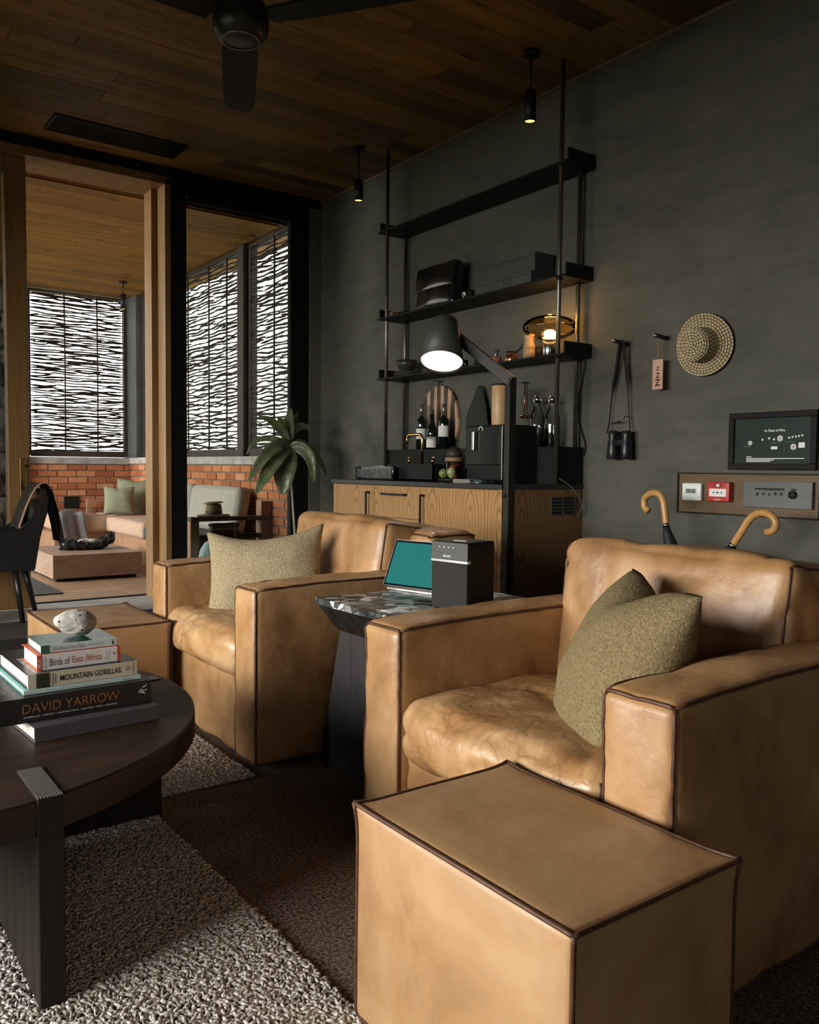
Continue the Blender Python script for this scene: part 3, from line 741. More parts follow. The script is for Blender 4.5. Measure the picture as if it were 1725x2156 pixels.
# books
def book(label, x0, x1, y0, y1, z0, z1, cov, spine, rot=0, pages='pages', cth=.003, pin=.005):
    c = Vector(((x0+x1)/2, y0, z0)); mx = Matrix.Translation(c) @ Matrix.Rotation(R(rot), 4, 'Z') @ Matrix.Translation(-c)
    t = thing('book', label, 'book', ((x0+x1)/2, (y0+y1)/2, z0), 'books piled on the coffee table')
    bm = bmesh.new(); bm_box(bm, x0, x1, y0, y1, z1-cth, z1, .0006, 1, mx); bm_box(bm, x0, x1, y0, y1, z0, z0+cth, .0006, 1, mx)
    from_bm('cover', bm, cov, t)
    box('spine', x0, x1, y0-.0015, y0+cth, z0, z1, spine, t, .001, 2, mx)
    box('page_block', x0+pin, x1-pin, y0+cth, y1-pin, z0+cth, z1-cth, pages, t, 0, 1, mx)
    return t, mx
cream = plain('cream_spine', (.66, .60, .47), .5, var=.04); slate = plain('slate_cloth', (.085, .075, .082), .9, var=.1, scale=60, bmp=.3, bscale=500)
blackc = plain('black_jacket', (.016, .016, .017), .32, var=.2); red = plain('vermilion', (.58, .09, .035), .5, var=.06)
teal = plain('teal_print', (.10, .40, .40), .35, var=.4, scale=12); mint = plain('pale_mint', (.60, .72, .71), .45, var=.04)
gold = plain('bronze_lettering', (.36, .17, .06), .4, .3, var=.1); whitep = plain('white_jacket', (.82, .81, .80), .4, var=.02)
darkgreen = plain('dark_green_print', (.02, .09, .065), .22, var=.85, scale=16); redink = plain('red_ink', (.42, .055, .04), .5)
greyink = plain('grey_ink', (.18, .2, .2), .6); paleink = plain('pale_ink', (.30, .42, .42), .6)
def mtext(name, s, c, mat, par_, mx, **k):
    o = text(name, s, c, mat, par_, **k); o.data.transform(mx); return o
z = TT+.0004
b1, mx = book('thick slate-grey cloth-bound book at the bottom of the pile', .408, .693, 1.938, 2.16, z, .429, slate, slate, 4.5)
b2, mx = book('large black art book with bronze lettering on its spine', .325, .683, 1.972, 2.26, .4295, .4855, blackc, blackc, 1.5)
mtext('lettering', 'DAVID YARROW', (.499, 1.9693, .4615), gold, b2, mx, width=.212, height=.021)
mtext('lettering', 'AMERICAS • AFRICA • ANTARCTICA • ARCTIC • ASIA • EUROPE', (.497, 1.9693, .4425), whitep, b2, mx, width=.205, height=.0035)
mtext('lettering', 'R', (.661, 1.9693, .463), whitep, b2, mx, width=.012, height=.017, spin=R(70))
tube('logo_tail', [mx @ Vector(p) for p in ((.661, 1.969, .471), (.668, 1.969, .473), (.670, 1.969, .4775))], .0007, whitep, b2, 5)
mtext('lettering', 'WILD ENCOUNTERS', (.36, 2.10, .4862), greyink, b2, mx, width=.16, height=.022, axes=Matrix(((0, 1, 0), (-1, 0, 0), (0, 0, 1))))
b3, mx = book('thin teal-covered paperback with a pale spine', .400, .664, 1.995, 2.27, .486, .4965, teal, mint, 1.5, cth=.0012)
mtext('lettering', '• • • •   • • • • •', (.50, 1.9923, .491), teal, b3, mx, width=.10, height=.0018)
mtext('lettering', 'Rwanda', (.632, 1.9923, .4912), greyink, b3, mx, width=.022, height=.004)
b4, mx = book('black hardback with a cream spine about mountain gorillas', .410, .657, 1.998, 2.29, .497, .5305, blackc, cream, 1.5)
box('spine_picture', .428, .456, 1.9955, 1.997, .4972, .5303, plain('gorilla_print', (.02, .03, .02), .4, var=.9, scale=90), b4, 0, 1, mx)
mtext('lettering', 'MOUNTAIN GORILLAS', (.548, 1.9960, .5140), 'ink', b4, mx, width=.138, height=.0135, bold=.012)
mtext('lettering', 'D', (.634, 1.9960, .5150), 'ink', b4, mx, width=.009, height=.009)
boxes('spine_rule', [(.4625, .4633, 1.9957, 1.9965, .50, .528), (.468, .4686, 1.9957, 1.9965, .503, .525), (.6455, .6461, 1.9957, 1.9965, .50, .528)], greyink, b4).data.transform(mx)
mtext('lettering', 'MOUNTAIN GORILLAS', (.434, 2.09, .5309), whitep, b4, mx, width=.17, height=.017, axes=Matrix(((0, -1, 0), (1, 0, 0), (0, 0, 1))))
b5, mx = book('white-spined bird guide with vermilion ends', .435, .622, 2.018, 2.165, .531, .567, red, whitep, 1.0, cth=.0016)
for a in ((.4345, .4445), (.6145, .6225)): box('spine_band', a[0], a[1], 2.0157, 2.018, .5309, .5671, red, b5, 0, 1, mx)
mtext('lettering', 'Birds of', (.4835, 2.0158, .5482), 'ink', b5, mx, width=.044, height=.0165)
mtext('lettering', 'East Africa', (.5445, 2.0158, .5490), redink, b5, mx, width=.066, height=.0155)
mtext('lettering', 'HELM', (.4395, 2.0152, .5475), whitep, b5, mx, width=.02, height=.006, spin=R(90))
mtext('lettering', 'FIELD GUIDES', (.452, 2.0158, .5485), greyink, b5, mx, width=.026, height=.006, spin=R(90))
mtext('lettering', 'Stevenson', (.589, 2.0158, .549), greyink, b5, mx, width=.02, height=.0035, spin=R(90))
mtext('lettering', 'Fanshawe', (.596, 2.0158, .549), greyink, b5, mx, width=.02, height=.0035, spin=R(90))
mtext('bird_emblem', 'v', (.6075, 2.0158, .5510), redink, b5, mx, width=.008, height=.007)
b6, mx = book('small paperback with a dark green cover under the pale stone', .445, .617, 2.028, 2.167, .5675, .586, darkgreen, mint, .5, cth=.001)
box('spine_picture', .4452, .463, 2.0255, 2.028, .5676, .5859, darkgreen, b6, 0, 1, mx)
mtext('lettering', 'Gorillas in the Mist', (.5065, 2.0258, .5768), greyink, b6, mx, width=.072, height=.0085)
mtext('lettering', 'DIAN FOSSEY', (.5675, 2.0258, .5768), paleink, b6, mx, width=.041, height=.0052)
mtext('penguin_emblem', 'i', (.607, 2.0258, .577), 'ink', b6, mx, width=.004, height=.011)
# pumice-like stone
m, nt, b = nmat('pitted_stone'); v = coords(nt)
vo = nt.nodes.new('ShaderNodeTexVoronoi'); vo.inputs['Scale'].default_value = 75; nt.links.new(v, vo.inputs['Vector'])
pit = ramp(nt, vo.outputs['Distance'], ((.16, (0, 0, 0)), (.26, (1, 1, 1))))
msk = ramp(nt, noise(nt, v, 34, 2), ((.5, (1, 1, 1)), (.6, (0, 0, 0))))
pit = mixc(nt, msk, pit, (1, 1, 1))
nt.links.new(mixc(nt, pit, (.05, .045, .04), ramp(nt, noise(nt, v, 40, 5), ((.3, (.42, .40, .36)), (.7, (.66, .63, .57))))), b.inputs['Base Color']); b.inputs['Roughness'].default_value = .9
n_ = bump(nt, b, pit, .8, .004); bump(nt, b, noise(nt, v, 120, 4), .4, .003, n_); M['pitted'] = m
bm = bmesh.new(); bmesh.ops.create_icosphere(bm, subdivisions=5, radius=1)
for v_ in bm.verts:
    p = v_.co.copy(); k = 1+.16*mnoise.noise(p*1.1+Vector((3, 1, 2)))+.05*mnoise.noise(p*3+Vector((1, 7, 2)))
    v_.co = Vector((.540+p.x*.047*k*(1+.08*p.z), 2.098+p.y*.037*k, .6165+p.z*.0315*k*(1-.25*min(0, p.x)*0+.12*p.x)))
mnz = min(v_.co.z for v_ in bm.verts)
for v_ in bm.verts: v_.co.z += .5863-mnz
tag(from_bm('stone', bm, 'pitted', None, True), 'pale pitted stone resting on top of the book pile', 'stone')

# ================================================================== SIDE TABLE AND WHAT STANDS ON IT
ST = .578
t = thing('side_table', 'dark tapered side table with a pebble terrazzo top between the armchairs', 'side table', (1.6, 2.12, 0))
def frustum(name, a, za, b, zb, mat, parent, bev=.003):
    V = [(a[0], a[2], za), (a[1], a[2], za), (a[1], a[3], za), (a[0], a[3], za), (b[0], b[2], zb), (b[1], b[2], zb), (b[1], b[3], zb), (b[0], b[3], zb)]
    bm = bmesh.new(); vs = [bm.verts.new(v) for v in V]
    for f in ((3, 2, 1, 0), (4, 5, 6, 7), (0, 1, 5, 4), (1, 2, 6, 5), (2, 3, 7, 6), (3, 0, 4, 7)): bm.faces.new([vs[i] for i in f])
    if bev: bmesh.ops.bevel(bm, geom=bm.edges[:], offset=bev, segments=2, affect='EDGES')
    return from_bm(name, bm, mat, parent)
frustum('base', (1.425, 1.845, 1.87, 2.45), .004, (1.425, 1.80, 1.92, 2.325), .472, 'charwood', t)
frustum('flared_neck', (1.415, 1.80, 1.92, 2.325), .4725, (1.362, 1.93, 1.865, 2.36), .556, 'flare', t, .002)
box('table_top', 1.356, 1.935, 1.858, 2.365, .5565, ST, 'terrazzo', t, .003)
# smart display leaning back
t = thing('tablet_display', 'aluminium-rimmed tablet display with a plain teal screen on the side table', 'tablet', (1.72, 2.28, ST))
hA = onZ(812, 1236, ST+.006); hB = Vector((hA.x+.055, hA.y-.235, ST+.006))
xa = (hB-hA).normalized(); up = (Vector((0, 0, 1))*math.cos(R(24)) + Vector((-xa.y, xa.x, 0))*math.sin(R(24)))
mx = frame_mx(hA+Vector((0, 0, .006)), xa, up)
box('body', -.014, .245, 0, .172, -.007, 0, 'alu', t, .006, 3, mx)
teal_s, nt, b = nmat('teal_screen')
b.inputs['Base Color'].default_value = (.008, .055, .052, 1); b.inputs['Roughness'].default_value = .08
b.inputs['Emission Color'].default_value = (.02, .165, .155, 1); b.inputs['Emission Strength'].default_value = .75
box('bezel', -.011, .242, .003, .169, 0, .0006, 'gloss_black', t, .0, 1, mx)
box('screen', -.004, .235, .010, .162, .0006, .0011, teal_s, t, 0, 1, mx)
mx2 = frame_mx(hA+Vector((0, 0, 0)), xa, Vector((-xa.y, xa.x, 0)))
box('foot', .01, .235, -.006, .07, -.006, .003, 'alu', t, .002, 2, mx2)
# loudspeaker
t = thing('loudspeaker', 'black upright loudspeaker with a silver band on the side table', 'speaker', (1.62, 2.0, ST))
sA = onZ(908, 1278, ST); sB = onZ(984, 1291, ST)
print('speaker', sA, sB)
dv = (sB-sA); wd = dv.length; mx = frame_mx(sA, dv, Vector((0, 0, 1)))    # local x along the front, y up, z towards the viewer
H_ = .205
Soft(0, wd, 0, H_, -.125, 0, .008, (0, 0, 0), (4, 4, 4), 0, 1, mx=mx).build('cabinet', 'matte_black', t)
box('control_panel', .001, wd-.001, H_*.735, H_*.985, -.004, .0012, plain('speaker_grey', (.055, .057, .052), .55, var=.05), t, .001, 2, mx)
box('silver_band', -.0005, wd+.0005, H_*.695, H_*.735, -.012, .002, 'alu', t, .0006, 1, mx)
box('grille', .002, wd-.002, .004, H_*.69, -.003, .0012, plain('speaker_cloth', (.02, .018, .017), .95, var=.3, scale=900), t, .001, 1, mx)
o = text('lettering', 'BOSE', (0, 0, 0), 'white', t, width=wd*.21, height=.0058, axes=Matrix.Identity(3), font_shear=.3, extrude=.0018); o.data.transform(mx @ Matrix.Translation((wd*.44, H_*.785, 0)))
for k in range(4):
    box('button', wd*(.22+.125*k), wd*(.245+.125*k), H_*.905, H_*.92, .0012, .0018, 'white', t, 0, 1, mx)
box('display_strip', wd*.38, wd*.72, H_+.0002, H_+.0012, -.05, -.035, 'alu', t, 0, 1, mx)
# remote control
rA = onZ(890, 1268, ST+.008)
mx = frame_mx(Vector((rA.x, rA.y, ST)), Vector((.085, -.115, 0)), Vector((0, 0, 1)))
t = thing('remote_control', 'small black remote control lying in front of the loudspeaker', 'remote', (rA.x, rA.y, ST))
Soft(-.02, .115, .0005, .015, -.018, .018, .006, (.003, .002, .003), (6, 3, 4), 0, 1, mx=mx).build('body', 'matte_black', t)
for k in range(5): box('button', .002+.02*k, .012+.02*k, .0165, .0185, -.006, .006, 'post_grey', t, .001, 1, mx)
nb = box('note_card', 1.395, 1.46, 1.99, 2.045, ST+.0002, ST+.0012, 'paper'); tag(nb, 'small white card lying on the pebble table top', 'card')

# ================================================================== KITCHENETTE
CXF, CY0, CY1, CZ = 2.90, 3.17, 4.82, .92
t = thing('oak_cabinet', 'oak kitchenette cabinet with black bar handles under the shelves', 'cabinet', (3.2, 4.0, 0))
box('carcass', CXF+.022, WX1-.002, CY0+.022, CY1, .06, CZ-.026, 'oak_shaded', t)
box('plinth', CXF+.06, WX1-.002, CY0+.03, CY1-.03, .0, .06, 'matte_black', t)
box('end_panel', CXF, WX1-.002, CY0, CY0+.021, .004, CZ-.026, 'oak_shaded', t, .001)
box('front_stile', CXF, CXF+.021, CY1-.038, CY1, .004, CZ-.026, 'oak', t, .001)
box('front_stile', CXF-.0005, CXF+.021, CY0+.0, CY0+.030, .004, CZ-.026, 'oak', t, .001)
def vhandle(d, y, z0, z1): boxes('handle', [(CXF-.034, CXF-.024, y-.006, y+.006, z0, z1), (CXF-.026, CXF, y-.006, y+.006, z0, z0+.013), (CXF-.026, CXF, y-.006, y+.006, z1-.013, z1)], 'black', d, .001)
def hhandle(d, y0, y1, z): boxes('handle', [(CXF-.034, CXF-.024, y0, y1, z-.006, z+.006), (CXF-.026, CXF, y0, y0+.013, z-.006, z+.006), (CXF-.026, CXF, y1-.013, y1, z-.006, z+.006)], 'black', d, .001)
d = box('door', CXF, CXF+.021, 4.333, CY1-.041, .065, CZ-.030, 'oak', t, .001); vhandle(d, 4.385, .672, .852)
d = box('drawer', CXF, CXF+.021, 3.862, 4.330, .702, CZ-.030, 'oak', t, .001); hhandle(d, 3.985, 4.222, .842)
d = box('drawer', CXF, CXF+.021, 3.862, 4.330, .40, .699, 'oak', t, .001); hhandle(d, 3.985, 4.222, .63)
d = box('drawer', CXF, CXF+.021, 3.862, 4.330, .065, .397, 'oak', t, .001); hhandle(d, 3.985, 4.222, .33)
d = box('door', CXF, CXF+.021, CY0+.033, 3.859, .065, CZ-.030, 'oak', t, .001); vhandle(d, 3.822, .652, .850)
# vent grille in the end panel
gx0, gx1 = onY(1161, 1050, CY0).x, onY(1211, 1050, CY0).x; gz1, gz0 = onY(1185, 1047, CY0).z, onY(1185, 1083, CY0).z
g = box('vent_grille', gx0, gx1, CY0-.002, CY0+.004, gz0, gz1, 'black', t)
for k in range(6): box('slat', gx0, gx1, CY0-.006, CY0-.001, gz0+(gz1-gz0)*k/5-.0035, gz0+(gz1-gz0)*k/5+.0035, 'post_grey', g)
for k in range(3): box('bar', gx0+(gx1-gx0)*k/2-.004, gx0+(gx1-gx0)*k/2+.004, CY0-.006, CY0-.001, gz0, gz1, 'post_grey', g)
wt = box('worktop', CXF-.012, WX1-.002, CY0-.006, CY1+.012, CZ-.025, CZ, plain('black_worktop', (.022, .024, .024), .38, var=.3), None, .002); tag(wt, 'thin black worktop on the oak cabinet', 'worktop')
LEDX, LEDZ = 3.30, 1.122
lg = box('bottle_ledge', LEDX, WX1-.002, CY0, CY1-.01, CZ+.0005, LEDZ, 'matte_black', None, .002); tag(lg, 'black boxed ledge along the wall at the back of the worktop', 'ledge')
# shelving hung from the ceiling
PXF, PXB, PYR, PYL = 3.285, 3.462, 3.172, 4.775
t = thing('shelf_unit', 'black steel shelving with three shelves hung on slim poles', 'shelf', (3.38, 3.97, CZ))
for y in (PYR, PYL):
    tube('pole', [(PXF, y, CZ+.001), (PXF, y, CEIL-.001)], .0125, 'polepipe', t, 14)
    tube('pole', [(PXB, y+.028, LEDZ+.001), (PXB, y+.028, 2.60)], .0125, 'polepipe', t, 14)
SH = (1.602, 2.012, 2.600)
for z in SH:
    s = box('shelf', PXF-.014, WX1-.004, 3.125, 4.872, z, z+.011, 'matte_black', t, .001)
    for y in (3.125, 4.862): box('end_plate', PXF+.004, WX1-.004, y, y+.010, z+.011, z+.075, 'matte_black', s)
    for y in (PYR, PYL):
        for x, dy in ((PXF, 0), (PXB, .028)): lathe('collar', [(.0125, 0), (.0175, .001), (.0175, .014), (.0125, .015)], (x, y+dy, z-.0152), 'black', s, 14)
# sink and tap
t = thing('sink', 'black rectangular countertop sink', 'sink', (3.15, 4.45, CZ))
bm = bmesh.new()
x0, x1, y0, y1 = 3.08, 3.285, 3.97, 4.47
for b in ((x0, x0+.014, y0, y1, CZ+.0005, CZ+.105), (x1-.014, x1, y0, y1, CZ+.0005, CZ+.105), (x0, x1, y0, y0+.014, CZ+.0005, CZ+.105), (x0, x1, y1-.014, y1, CZ+.0005, CZ+.105), (x0, x1, y0, y1, CZ+.0005, CZ+.012), (3.165, x1-.0145, y0+.0145, y1-.0145, CZ+.0125, CZ+.1045)): bm_box(bm, *b)
from_bm('basin', bm, 'matte_black', t)
bx = 3.205
fY = onX(889, 975, bx).y
t = thing('tap', 'brass swan-neck tap with two lever handles on the black sink', 'tap', (bx, fY, CZ+.105))
zt = onX(880, 915, bx).z; fy2 = onX(858, 930, bx).y; zb = onX(855, 935, bx).z
tube('spout', [(bx, fY, CZ+.1055), (bx, fY, zt-.035)] + [(bx, fY+.03*(1-math.cos(a)), zt-.03+.03*math.sin(a)) for a in np.linspace(.2, math.pi/2, 6)] + [(bx, fy2-.03+.03*math.sin(a), zt-.03+.03*math.cos(a)) for a in np.linspace(0, math.pi/2, 6)] + [(bx, fy2, zb)], .0095, 'brass', t, 12)
for px in (862, 911):
    hy = onX(px, 975, bx).y
    h = tube('valve', [(bx, hy, CZ+.1055), (bx, hy, CZ+.142)], .0075, 'brass', t, 10)
    tube('lever', [(bx, hy+.022, CZ+.146), (bx, hy-.022 if px > 900 else hy+.0, CZ+.146)], .005, 'brass', h, 8)
# gloss tray
t = thing('serving_tray', 'black gloss tray with chrome rim standing on the worktop beside the sink', 'tray', (3.05, 4.69, CZ))
ty0, ty1 = onX(828, 1000, 3.03).y, onX(749, 1000, 3.03).y; tzt = onX(790, 981, 3.03).z
Soft(3.03, 3.055, ty0, ty1, CZ+.0008, tzt, .008, (0, 0, 0), (2, 6, 3), 0, 1).build('body', 'gloss_black', t)
tube('rim', [(3.03, ty0+.004, CZ+.01), (3.03, ty0+.004, tzt-.003), (3.03, ty1-.004, tzt-.003), (3.03, ty1-.004, CZ+.008)], .003, 'steel', t, 8)
box('inlay', 3.0285, 3.03, ty0+.02, ty1-.02, CZ+.014, tzt-.018, plain('dark_mirror', (.03, .03, .03), .2, .5, var=.8, scale=25, spec=.3), t)
# wine bottles on the ledge
def wine(label, px, kind, top_px, lab):
    x = 3.39; y = onX(px, 900, x).y; zt = onX(px, top_px, x).z; H = zt-LEDZ
    t = thing('wine_bottle', label, 'bottle', (x, y, LEDZ), 'wine bottles on the ledge')
    r = .036
    if kind == 'bordeaux': prof = [(.0, .0), (r, .001), (r, H*.60), (r*.93, H*.645), (r*.6, H*.69), (.0145, H*.725), (.0135, H*.98), (.0, H)]
    else: prof = [(.0, .0), (r*1.02, .001), (r*1.02, H*.44), (r*.9, H*.52), (r*.62, H*.62), (.018, H*.70), (.0135, H*.98), (.0, H)]
    lathe('glass_body', prof, (x, y, LEDZ+.0005), 'bottle', t, 24)
    lathe('foil_cap', [(.0152, H*.74), (.0148, H*.995), (.0, H*1.002)], (x, y, LEDZ+.0005), 'foil', t, 18)
    rl = (r if kind == 'bordeaux' else r*1.02)+.0006; n = 14; V = []
    z0, z1 = onX(px, lab[1], x-r).z, onX(px, lab[0], x-r).z
    if kind != 'bordeaux': z1 = min(z1, LEDZ+H*.44)
    for k in range(n+1):
        a = math.pi*(.62+.76*k/n)+.55; V += [(x+rl*math.cos(a), y+rl*math.sin(a), z0), (x+rl*math.cos(a), y+rl*math.sin(a), z1)]
    mesh('paper_label', V, [(2*k, 2*k+2, 2*k+3, 2*k+1) for k in range(n)], 'paper', t, True)
    return t
wine('wine bottle with a white label standing nearest the tap', 888, 'bordeaux', 851, (902, 924))
wine('sloping-shouldered wine bottle with a low white label, middle of the three', 910, 'burgundy', 862, (919, 942))
wine('wine bottle with a white label standing farthest from the tap', 935, 'bordeaux', 850, (896, 919))
# striped round board on the wall
t = thing('serving_board', 'round serving board with dark and light wood stripes hanging on the wall', 'board', (3.48, 4.44, 1.3))
by, bz = onX(926, 870, 3.48).y, onX(926, 884, 3.48).z; br = (onX(887, 870, 3.48).y-onX(966, 870, 3.48).y)/2
lt, dk_ = plain('pale_board_wood', (.52, .33, .21), .5, var=.12, scale=12), plain('dark_board_wood', (.055, .04, .026), .5, var=.2, scale=12)
n = 11
for k in range(n):
    a0, a1 = by+br-2*br*k/n, by+br-2*br*(k+1)/n
    bm = bmesh.new(); top, bot = [], []
    for q in range(7):
        yy = a0+(a1-a0)*q/6; hh = math.sqrt(max(0, br*br-(yy-by)**2))*1.12
        sl = .02*math.sin(k*1.3)
        top.append((yy+sl*.3, bz+hh)); bot.append((yy-sl, bz-hh))
    ring = top+bot[::-1]
    f = bm.faces.new([bm.verts.new((3.472, yy, zz)) for yy, zz in ring])
    e = bmesh.ops.extrude_face_region(bm, geom=[f]); bmesh.ops.translate(bm, verts=[v for v in e['geom'] if isinstance(v, bmesh.types.BMVert)], vec=(.022, 0, 0))
    from_bm('strip', bm, dk_ if k % 2 else lt, t)
tube('loop', [(3.47, by+.0, bz+br*1.12), (3.47, by, bz+br*1.12+.028)], .004, 'black', t, 8)
tube('peg', [(3.455, by+.022, bz+br*1.12+.03), (3.455, by-.022, bz+br*1.12+.03)], .005, 'polepipe', t, 8)
# dark tea towel on a peg
ty, tz1, tz0 = onX(1008, 812, 3.45).y, onX(1008, 812, 3.45).z, onX(1000, 900, 3.45).z-.03
V, Fc = [], []; nu, nv = 28, 16
for j in range(nv+1):
    f = j/nv; wd = .014+.098*f**.62; z = tz1+(tz0-tz1)*f
    for i in range(nu):
        a = 2*math.pi*i/nu; fold = 1+.30*math.cos(a*3+.8+f)*f**.5+.16*math.cos(a*7+2-2*f)*f+.15*mnoise.noise(Vector((math.cos(a), math.sin(a), f*2.2)))
        V.append((3.462+.030*f**.5*math.sin(a)*fold*.9, ty+wd*.9*math.cos(a)*fold+.02*f, z+.03*math.cos(a*2+.7)*f*f))
for j in range(nv):
    for i in range(nu): Fc.append((j*nu+i, j*nu+(i+1) % nu, (j+1)*nu+(i+1) % nu, (j+1)*nu+i))
Fc.append(tuple(range(nu)))
o = mesh('tea_towel', V, Fc, plain('charcoal_linen', (.028, .03, .028), .95, var=.2, bmp=.3, bscale=200), None, True); tag(o, 'charcoal tea towel hanging in folds on the wall', 'towel')
# coffee machine
t = thing('coffee_machine', 'black bean-to-cup coffee machine with gloss front on the worktop', 'coffee machine', (3.17, 3.48, CZ))
mx0, mx1, my0, my1, mz1 = 3.05, 3.295, 3.325, 3.645, 1.238
box('body', mx0+.012, mx1, my0, my1, CZ+.0005, mz1, 'matte_black', t, .006)
box('front_panel', mx0+.002, mx0+.014, my0+.012, my1-.004, CZ+.10, mz1-.004, 'gloss_black', t, .004)
box('drip_tray', mx0-.06, mx0+.012, my0+.02, my1-.02, CZ+.0006, CZ+.022, 'gloss_black', t, .003)
box('spout', mx0-.018, mx0+.002, my1-.095, my1-.075, 1.10, 1.205, 'steel', t, .003)
k = onX(1013, 904, mx0)
tube('dial_ring', [(mx0-.001, k.y+.016*math.cos(a), k.z+.014*math.sin(a)) for a in np.linspace(-.4, math.pi+.5, 14)], .003, 'white', t, 6)
box('side_trim', mx0+.001, mx0+.004, my0+.012, my0+.02, CZ+.02, mz1-.02, 'steel', t)
box('water_tank', mx0+.03, mx1-.02, my1+.001, my1+.05, CZ+.06, 1.10, 'gloss_black', t, .02, 3)
# canister on the machine
cy_, cz_ = onX(1053, 857, 3.2).y, mz1
t = thing('wooden_canister', 'tall pale wooden canister with black lid on the coffee machine', 'canister', (3.2, cy_, cz_))
lathe('body', [(.045, 0), (.046, .002), (.046, .222), (.044, .225)], (3.2, cy_, cz_+.001), wood('pale_maple', (.48, .29, .13), (.68, .47, .26), (10, 10, .7), 2, .4, False), t, 28)
lathe('lid', [(.047, 0), (.047, .008), (.0, .010)], (3.2, cy_, cz_+.2265), 'black', t, 28)
# copper ladle
ly, lz1, lz0 = onX(1105, 805, 3.475).y, onX(1105, 806, 3.475).z, onX(1104, 878, 3.475).z
t = thing('ladle', 'small copper ladle hanging on the wall', 'ladle', (3.475, ly, lz0))
tube('handle', [(3.48, ly, lz1), (3.478, ly, (lz0+lz1)/2), (3.475, ly, lz0+.02)], .004, 'copper', t, 8)
tube('hook', [(3.465, ly+.02, lz1), (3.48, ly, lz1+.003), (3.465, ly-.02, lz1)], .004, 'black', t, 8)
lathe('bowl', [(.0, -.016), (.012, -.013), (.02, .0), (.021, .01), (.019, .01), (.01, -.008), (0, -.011)], (3.465, ly, lz0+.004), 'copper', t, 18)
# swing-top bottles
for px, lb in ((1131, 'clear swing-top glass bottle beside the coffee machine'), (1163, 'clear swing-top glass bottle behind the slim pole')):
    x = 3.42; y = onX(px, 900, x).y; H = onX(px, 838, x).z-LEDZ
    t = thing('swing_top_bottle', lb, 'bottle', (x, y, LEDZ), 'swing-top bottles on the ledge')
    lathe('glass_body', [(.0, .002), (.044, .0005), (.046, .006), (.046, H*.52), (.041, H*.62), (.022, H*.80), (.017, H*.86), (.018, H*.93), (.016, H*.95), (.015, H*.85), (.038, H*.6), (.043, H*.5), (.043, .01), (.0, .008)], (x, y, LEDZ+.0003), 'clear', t, 28)
    lathe('stopper', [(.011, H*.94), (.012, H*.96), (.011, H*1.0), (.005, H*1.03), (0, H*1.03)], (x, y, LEDZ), 'steel', t, 16)
    for sg in (1, -1): tube('wire_bail', [(x, y+sg*.019, LEDZ+H*.88), (x, y+sg*.030, LEDZ+H*.95), (x, y+sg*.026, LEDZ+H*1.02), (x, y+sg*.008, LEDZ+H*1.08)], .0025, 'steel', t, 6)
    tube('water_line', [(x+.043*math.cos(a), y+.043*math.sin(a), LEDZ+H*.46) for a in np.linspace(0, 2*math.pi, 22)[:-1]], .0018, 'clear', t, 5, True)
# fruit and jar in front of the sink
fx = 3.02
def fruit(name, label, px, py, r, col, squash=1.0, rot=0, x=fx, cat='fruit'):
    p = onX(px, py, x); z0 = CZ
    t = thing(name, label, cat, (x, p.y, z0))
    lathe('flesh', [(0, -r*squash)]+[(r*math.cos(a)*(1+.06*math.sin(a)), r*squash*math.sin(a)) for a in np.linspace(-1.45, 1.4, 14)]+[(r*.06, r*squash*.93)], (x, p.y, z0+.0225+r*squash), plain(name+'_skin', col, .35, var=.35, scale=40), t, 22)
    tube('stalk', [(x, p.y, z0+.0225+r*squash*1.9), (x+.004, p.y+.003, z0+.0225+r*squash*2.15)], .0025, 'stem', t, 6)
    return t
fb = lathe('fruit_dish', [(.02, 0), (.055, .001), (.066, .02), (.063, .021), (.05, .006), (0, .005)], (fx, onX(945, 995, fx).y, CZ+.0005), 'matte_black', None, 28, sc=(.8, 1.15)); tag(fb, 'small black dish holding green fruit on the worktop', 'dish')
fruit('avocado', 'round green fruit nearest the sink in the black dish', 934, 995, .027, (.20, .24, .07))
fruit('mango', 'pale green ribbed fruit beside the round one in the black dish', 951, 990, .026, (.30, .32, .14), 1.25)
jx = 3.17; jy = onX(957, 970, jx).y
t = thing('storage_jar', 'glass jar of red fruit with a round wooden lid', 'jar', (jx, jy, CZ))
lathe('glass', [(0, .002), (.052, .001), (.055, .01), (.055, .11), (.05, .118), (.049, .11), (.051, .012), (0, .008)], (jx, jy, CZ+.0005), 'clear', t, 26)
lathe('lid', [(.05, 0), (.056, .002), (.057, .022), (.05, .027), (0, .028)], (jx, jy, CZ+.119), plain('lid_wood', (.24, .16, .09), .5, var=.2), t, 26)
lathe('lid_dome', [(.05, 0), (.049, .02), (.04, .045), (.02, .058), (0, .061)], (jx, jy, CZ+.1475), plain('dark_lid', (.03, .028, .016), .5), t, 24)
for dy, dz, dx in ((.022, .085, -.02), (-.022, .082, -.02), (0, .05, -.02), (.02, .03, .0), (-.02, .03, .0), (0, .088, .02)):
    lathe('tomato', [(0, -.02)]+[(.021*math.cos(a), .02*math.sin(a)) for a in np.linspace(-1.3, 1.3, 8)]+[(0, .02)], (jx+dx, jy+dy, CZ+dz), plain('tomato_skin', (.42, .06, .02), .25), t, 14)
